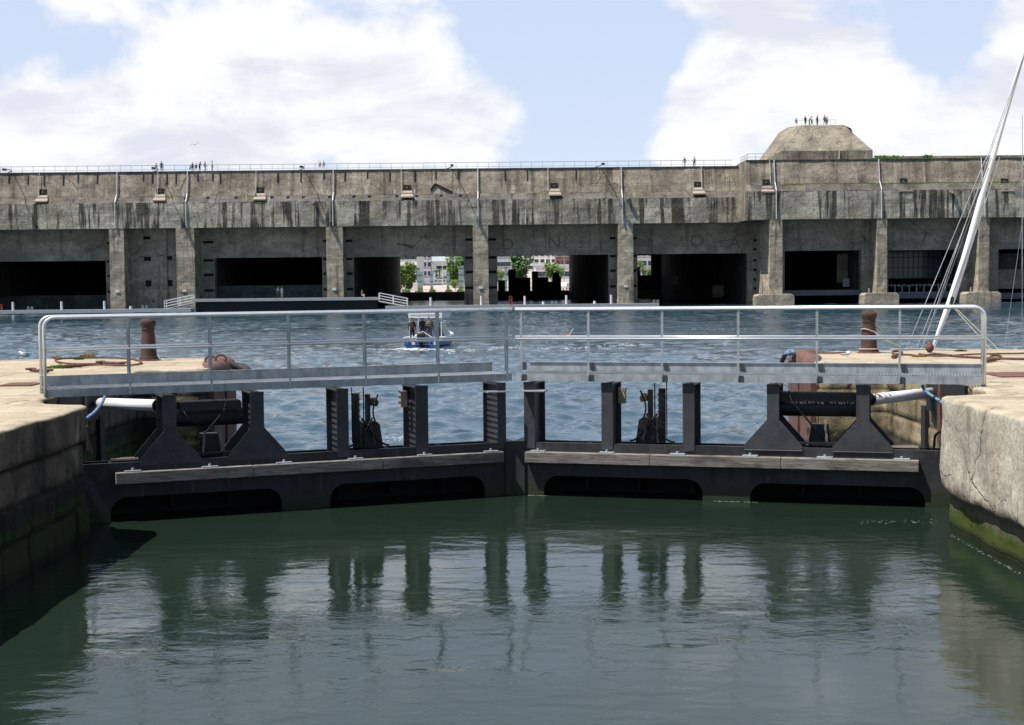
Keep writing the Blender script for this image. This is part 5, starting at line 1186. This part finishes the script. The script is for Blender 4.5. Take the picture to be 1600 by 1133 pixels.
mb = MB(); mb.tube([sp(1597,556,39.6), sp(1597.5,180,39.6)], .009, 6); mb.tube([sp(1568,556,39.9), sp(1600,330,39.9)], .005, 5); mb.build('rear_stay', M['galv'], e)
p = qp(1452.5, 551, .0); e = tag(empty('boat_fender', tuple(p)), 'dark red oval fender lying at the edge of the right quay by the spar foot', 'fender')
mb = MB(); mb.lathe((0,0,0), [(.02,0),(.07,.03),(.105,.1),(.1,.16),(.05,.24),(.02,.27)], 12); mb.build('body', M['rust'], e, smooth=True); mb = MB(); mb.tube([(0,0,.26),(.01,0,.33)], .015, 6); mb.build('eye', M['rubber'], e)
p = qp(1320,553.5,.02); o = MB().ball((0,0,0),(.12,.08,.03),9,5).build('pebble', M['pale']); o.location = p; tag(o, 'small pale stone on the right quay left of the bollard', 'stone')
p = qp(1326,551.5,.02); o = MB().ball((0,0,0),(.07,.05,.05),7,5).build('pebble', M['white']); o.location = p; tag(o, 'small white stone beside the pale one on the right quay', 'stone')

# ---------------------------------------------------------------- the town behind the pens
YL = BY + DEP - 1
def gz_(y): return 2.0 + max(0, min(1, (y-YL-18)/85))*2.9 + max(0, y-YL-103)*.02
mb = MB(); yl = [YL-.6, YL+18, YL+40, YL+60, YL+80, YL+103, 600, 900, 2600]; vs = []
for y in yl: vs += [(-1500,y,gz_(y)),(1500,y,gz_(y))]
mb.add(vs, [(2*i,2*i+1,2*i+3,2*i+2) for i in range(len(yl)-1)]); mb.add([(-1500,YL-.6,2),(1500,YL-.6,2),(1500,YL-.6,-2),(-1500,YL-.6,-2)], [(0,1,2,3)])
tag(mb.build('ground', M['plaza']), kind='structure')
mb = MB(); vs = []
for y in yl[4:]: xm = (683-800)/F*y; vs += [(xm-14,y,gz_(y)+.03),(xm+16,y,gz_(y)+.03)]
mb.add(vs, [(2*i,2*i+1,2*i+3,2*i+2) for i in range(len(vs)//2-1)]); tag(mb.build('road', M['asphalt']), kind='structure')
def G(px, Y): return ((px-800)/F*Y*1.0, Y, gz_(Y))
def building(px0, px1, ztop, Y, dep, mat, rows, label, skew=0, colr=None):
    a = G(px0, Y); b = G(px1, Y); W_ = b[0]-a[0]; e = tag(empty('building', (a[0], Y, a[2]), skew), label, 'building'); H = ztop - a[2]
    mb = MB(); mb.box((0,0,-1),(W_,dep,H)); mb.build('wall', mat, e); mb = MB(); mb.box((-.3,-.3,H),(W_+.3,dep+.3,H+.4)); mb.build('roof', M['offwhite'], e)
    nx, nz, ww, wh = rows
    for i in range(nx):
        for j in range(nz):
            x = W_*(i+.5)/nx; z = 1.6 + j*3.1
            if z+wh > H: continue
            mb = MB(); mb.box((x-ww/2,-.03,z),(x+ww/2,.1,z+wh)); wi = mb.build('window', M['glass'], e)
            mb = MB(); mb.box((x-ww/2-.1,-.12,z-.18),(x+ww/2+.1,-.032,z-.02)); mb.build('sill', M['offwhite'], wi)
    return e
WB = paint('white render', (.82,.82,.8), .85, .08, .4); GB = paint('grey render', (.5,.51,.53), .85, .1, .4); BB = paint('brown cladding', (.25,.12,.08), .8, .2, .6); PB = paint('pink beige render', (.72,.69,.66), .85, .08, .4)
building(600,654,19,430,12,WB,(5,4,2.0,1.3),'white flat block with rows of windows seen through the left open pen',-.12)
building(655,676,22,500,30,PB,(3,5,1.1,1.5),'pinkish beige block right of the white flat block',.05)
building(703,760,20,500,14,GB,(6,4,1.6,1.4),'grey block behind the round green tree')
building(684,702,14,760,14,PB,(4,3,1.8,1.6),'distant pale block closing the end of the street')
building(776,800,17,470,14,GB,(3,4,1.6,1.4),'grey block at the left of the right open pen')
building(838,905,9.5,455,20,WB,(6,1,2.2,1.6),'long low white hall behind the young tree')
building(870,900,16,520,14,BB,(4,4,1.2,1.4),'brown clad block behind the long low hall')
building(800,880,22,700,14,WB,(9,5,2,1.6),'big pale block far behind the right open pen')
building(985,1040,20,455,16,GB,(6,5,1.4,1.5),'light grey block seen through the small opening of the pen')
# canopy roof
e = tag(empty('canopy_roof', G(833, 430)), 'white flat canopy roof on thin posts seen through the right open pen', 'canopy')
mb = MB(); mb.box((0,0,9.0),(14,10,9.8)); mb.build('roof', M['white'], e)
for x in (.5,5,9.5,13.5): mb = MB(); mb.box((x-.12,0,0),(x+.12,.2,9)); mb.build('post', M['galv'], e)
def tree(px, Y, h, r, trunk_h, mat, label, n=1500, sq=1.1, cat='tree', name='street_tree', group=None):
    p = G(px, Y); e = tag(empty(name, p), label, cat, group)
    mb = MB(); mb.tube([(0,0,-.3),(.05,.1,trunk_h*.5),(0,0,trunk_h+r*.4)], [.22*h/7,.17*h/7,.06*h/7], 8)
    for k in range(5): a = k*1.3; mb.tube([(0,0,trunk_h*.8),(r*.35*math.cos(a),r*.35*math.sin(a),trunk_h+r*.4),(r*.6*math.cos(a),r*.6*math.sin(a),trunk_h+r*(.7+.2*(k % 2)))], [.1*h/7,.06*h/7,.02], 6)
    mb.build('trunk', M['bark'], e)
    cl_ = []
    for k in range(16): a = random.uniform(0,2*PI); rr = r*.62*math.sqrt(random.random()); cl_.append((rr*math.cos(a), rr*math.sin(a), trunk_h + (h-trunk_h)*random.uniform(.1,.85), r*random.uniform(.25,.48)))
    mb = MB()
    for k in range(n):
        c_ = random.choice(cl_); d_ = Vector((random.gauss(0,1), random.gauss(0,1), random.gauss(0,1))).normalized()*c_[3]*random.uniform(.6,1.08); x, y, z = c_[0]+d_.x, c_[1]+d_.y, min(max(c_[2]+d_.z*sq, trunk_h*.7), h); s_ = r*random.uniform(.06,.12)
        u_ = Vector((random.gauss(0,1), random.gauss(0,1), random.gauss(0,.6))).normalized(); v_ = u_.orthogonal().normalized(); P = Vector((x,y,z))
        mb.add([P-u_*s_, P+v_*s_*.6, P+u_*s_, P-v_*s_*.6], [(0,1,2,3)])
    mb.build('crown', mat, e, fix=False); return e
tree(636, 395, 7.6, 3.6, .4, M['leaf'], 'yellow green bushy tree at the left edge of the left open pen', 2600)
tree(711, 410, 9.6, 2.9, .5, M['leaf'], 'round bright green tree on the plaza behind the glass columns', 2600)
tree(720, 425, 10.5, 2.6, 2.5, M['leafd'], 'darker taller tree behind the round bright green tree', 1200)
tree(814, 400, 10.4, 4.3, 2.6, M['leafd'], 'large dark green tree seen through the right open pen', 2000)
tree(864, 395, 7.4, 3.6, 2.4, M['leaf'], 'young light green tree at the right of the right open pen', 1100)
tree(783, 405, 5.4, 1.9, 1.2, M['leaf'], 'small green tree at the left edge of the right open pen', 900)
tree(1003, 395, 8.2, 1.8, 1.6, M['leaf'], 'slim green tree seen through the small opening of the pen', 900)
tree(1013, 402, 5.4, 1.9, 1.0, M['leafd'], 'low dark green tree right of the slim one in the small opening', 800)
tree(713, 388, 2.9, 1.7, .5, M['leaf'], 'low green shrub below the round bright green tree', 700, name='shrub', cat='shrub')
def bush(px, Y, r, lab):
    p = G(px, Y); e = tag(empty('round_bush', p), lab, 'bush', 'clipped round bushes on the plaza'); mb = MB()
    for k in range(420):
        d_ = Vector((random.gauss(0,1), random.gauss(0,1), abs(random.gauss(0,1)))).normalized()*r*random.uniform(.75,1.03); s_ = .11; u_ = Vector((random.gauss(0,1), random.gauss(0,1), random.gauss(0,1))).normalized(); v_ = u_.orthogonal().normalized(); P = Vector((d_.x, d_.y, d_.z*.85))
        mb.add([P-u_*s_, P+v_*s_*.7, P+u_*s_, P-v_*s_*.7], [(0,1,2,3)])
    mb.ball((0,0,.1), (r*.75,r*.75,r*.7), 10, 7); mb.build('foliage', M['leaf'], e, fix=False)
for px, lab in ((636,'round clipped bush nearest the left jamb of the open pen'),(657,'round clipped bush right of the white box on the plaza'),(677,'round clipped bush at the foot of the second glass column'),(702.5,'round clipped bush at the foot of the third glass column'),(720.5,'round clipped bush at the foot of the rightmost column pair'),(737,'round clipped bush seen through the slot left of the central pillar'),(769,'round clipped bush seen through the slot right of the central pillar')):
    bush(px, 378, .95 if px > 640 else 1.25, lab)
GC = paint('pale blue glass column', (.3,.42,.47), .25, .15, 1)
def column(px, Y, h, lab, wd=.7):
    e = tag(empty('glass_column', G(px, Y)), lab, 'column', 'pale blue glass columns on the plaza'); mb = MB(); mb.box((-wd/2,-wd/2,0),(wd/2,wd/2,h)); mb.build('shaft', GC, e)
    mb = MB()
    for z in np.arange(1, h, 1.7): mb.box((-wd/2-.04,-wd/2-.04,z),(wd/2+.04,wd/2+.04,z+.09))
    mb.build('band', M['gate'], e)
for px, h, lab in ((655.5,6.4,'tall pale blue glass column nearest the white flat block'),(660,5.3,'shorter glass column right beside the tallest left one'),(676,5.4,'glass column left of the white car'),(701.5,5.2,'glass column right of the white car'),(720,6.6,'left one of the paired glass columns by the pillar'),(724,6.8,'right one of the paired glass columns by the pillar'),(792,6.6,'slim glass column in the right open pen beside the dark tree')): column(px, 380, h, lab)
e = tag(empty('info_box', G(650.5, 374)), 'white upright box on the plaza left of the first columns', 'box'); mb = MB(); mb.box((-.6,-.3,.3),(.6,.3,2.4)); mb.build('cabinet', M['white'], e, bevel=.05); mb = MB(); mb.box((-.1,-.1,0),(.1,.1,.31)); mb.build('foot', M['gate'], e)
e = tag(empty('flagpole', G(693, 415)), 'thin white flagpole beside the round green tree', 'flagpole'); mb = MB(); mb.tube([(0,0,0),(0,0,12)], [.1,.05], 8); mb.build('pole', M['white'], e); mb = MB(); mb.ball((0,0,12.05), .12); mb.build('cap', M['white'], e)
e = tag(empty('street_lamp', G(675.5, 405)), 'dark street lamp with drooping arms in front of the pinkish block', 'street lamp'); mb = MB(); mb.tube([(0,0,0),(0,0,7.8)], .07, 8); mb.build('pole', M['gate'], e)
for s_ in (-1,1): mb = MB(); mb.tube([(0,0,8.6 if s_ < 0 else 7.6),(s_*.8,0,8.0 if s_ < 0 else 7.0),(s_*1.3,0,7.4 if s_ < 0 else 6.5)], .06, 6); mb.build('arm', M['gate'], e)
for px, h in ((683,4.6),(688.5,5.0)):
    e = tag(empty('palm_tree', G(px, 470)), 'small palm tree at the %s of the two beyond the cars' % ('left' if px < 685 else 'right'), 'palm tree'); mb = MB(); mb.tube([(0,0,0),(.05,0,h*.6)], [.25,.2], 8); mb.build('trunk', M['bark'], e); mb = MB()
    for k in range(26):
        a = random.uniform(0,6.3); d_ = Vector((math.cos(a), math.sin(a), 0)); p0 = Vector((0,0,h*.6)); p1 = p0+d_*.8+Vector((0,0,.9)); p2 = p0+d_*1.5+Vector((0,0,random.uniform(-.4,.9))); n_ = Vector((-d_.y,d_.x,0))*.12
        mb.add([p0-n_,p0+n_,p1+n_,p1-n_,p2], [(0,1,2,3),(3,2,4)])
    mb.build('crown', M['leafd'], e, fix=False)
def car(px, Y, rz, c, lab, L_=4.2, H=1.45, van=False):
    e = tag(empty('parked_car' if not van else 'parked_van', (G(px,Y)[0], Y, gz_(Y)+.02), rz), lab, 'van' if van else 'car', 'vehicles beyond the plaza'); cm = paint('car paint', c, .3, .05, 3)
    pr = [(-L_/2,.35),(-L_/2,.8),(-L_*.36,.9),(-L_*.2,H),(L_*.25,H),(L_*.42,.92),(L_/2,.85),(L_/2,.35)] if not van else [(-L_/2,.4),(-L_/2,1.1),(-L_*.38,1.3),(-L_*.28,H),(L_/2,H),(L_/2,.4)]
    mb = MB(); mb.prism(pr, (0,0,0), (1,0,0), (0,0,1), (0,1,0), -.85, .85); mb.build('body', cm, e, bevel=.06, seg=2)
    if not van: gw = [(-L_*.32,.93),(-L_*.19,H-.08),(L_*.23,H-.08),(L_*.36,.95)]
    else: gw = [(-L_*.36,1.3),(-L_*.27,H-.15),(-L_*.1,H-.15),(-L_*.1,1.3)]
    for yy in (-.862,.85): mb = MB(); mb.prism(gw, (0,0,0), (1,0,0), (0,0,1), (0,1,0), yy, yy+.012); mb.build('side_window', M['glass'], e)
    for x in (-L_*.31, L_*.31):
        for yy in (-.88,.7):
            mb = MB(); mb.tube([(x,yy,.32),(x,yy+.18,.32)], .32, 14); wh = mb.build('wheel', M['rubber'], e); mb = MB(); mb.tube([(x,yy-.01 if yy < 0 else yy+.1,.32),(x,yy+.02 if yy < 0 else yy+.19,.32)], .17, 10); mb.build('rim', M['galv'], wh)
    mb = MB(); mb.box((-L_/2-.01,-.8,.6),(-L_/2+.05,-.5,.75)); mb.build('headlight', M['white'], e); mb = MB(); mb.box((-L_/2-.01,.5,.6),(-L_/2+.05,.8,.75)); mb.build('headlight', M['white'], e)
YC = 467
car(689, YC, .05, (.75,.75,.75), 'white hatchback parked beyond the plaza between two glass columns')
car(696.5, YC+14, 0, (.1,.14,.22), 'dark blue car parked behind the white hatchback')
car(688.5, YC+26, .1, (.7,.7,.7), 'white van parked behind the dark blue car', 4.6, 2.1, True)
car(884, 376, 1.3, (.65,.63,.6), 'pale van parked at the right edge of the right open pen', 4.5, 2.0, True)
# dark machinery inside the fourth open pen
e = tag(empty('barge', (0,0,0)), 'black steel work barge with towers silhouetted inside the right open pen', 'barge'); YM = BY+DEP-12
def mbox(x0, x1, y0, y1, name, dep=3.0):
    a = at_y(x0, y0, YM); b = at_y(x1, y1, YM); mb = MB(); mb.box((a.x, YM, b.z), (b.x, YM+dep, a.z)); mb.build(name, M['gateblk'], e, bevel=.05)
mbox(770,889,455,482,'hull',9); mbox(778,789.5,438,455.2,'tower'); mbox(794,829,434,455.2,'cabin'); mbox(794,806,421,434.2,'tower'); mbox(831,841,424,455.2,'tower'); mbox(841,857,433,455.2,'cabin'); mbox(863,874,426.5,455.2,'tower'); mbox(857,863,440,455.2,'cabin'); mbox(874,877,433,455.2,'cabin')
mbox(996,1000,417,432,'tower')
a = at_y(798.5,423,YM-.1); mb = MB(); mb.box((a.x-.0,YM-.08,a.z-.6),(a.x+.7,YM-.02,a.z+.1)); mb.build('notice', M['white'], e)
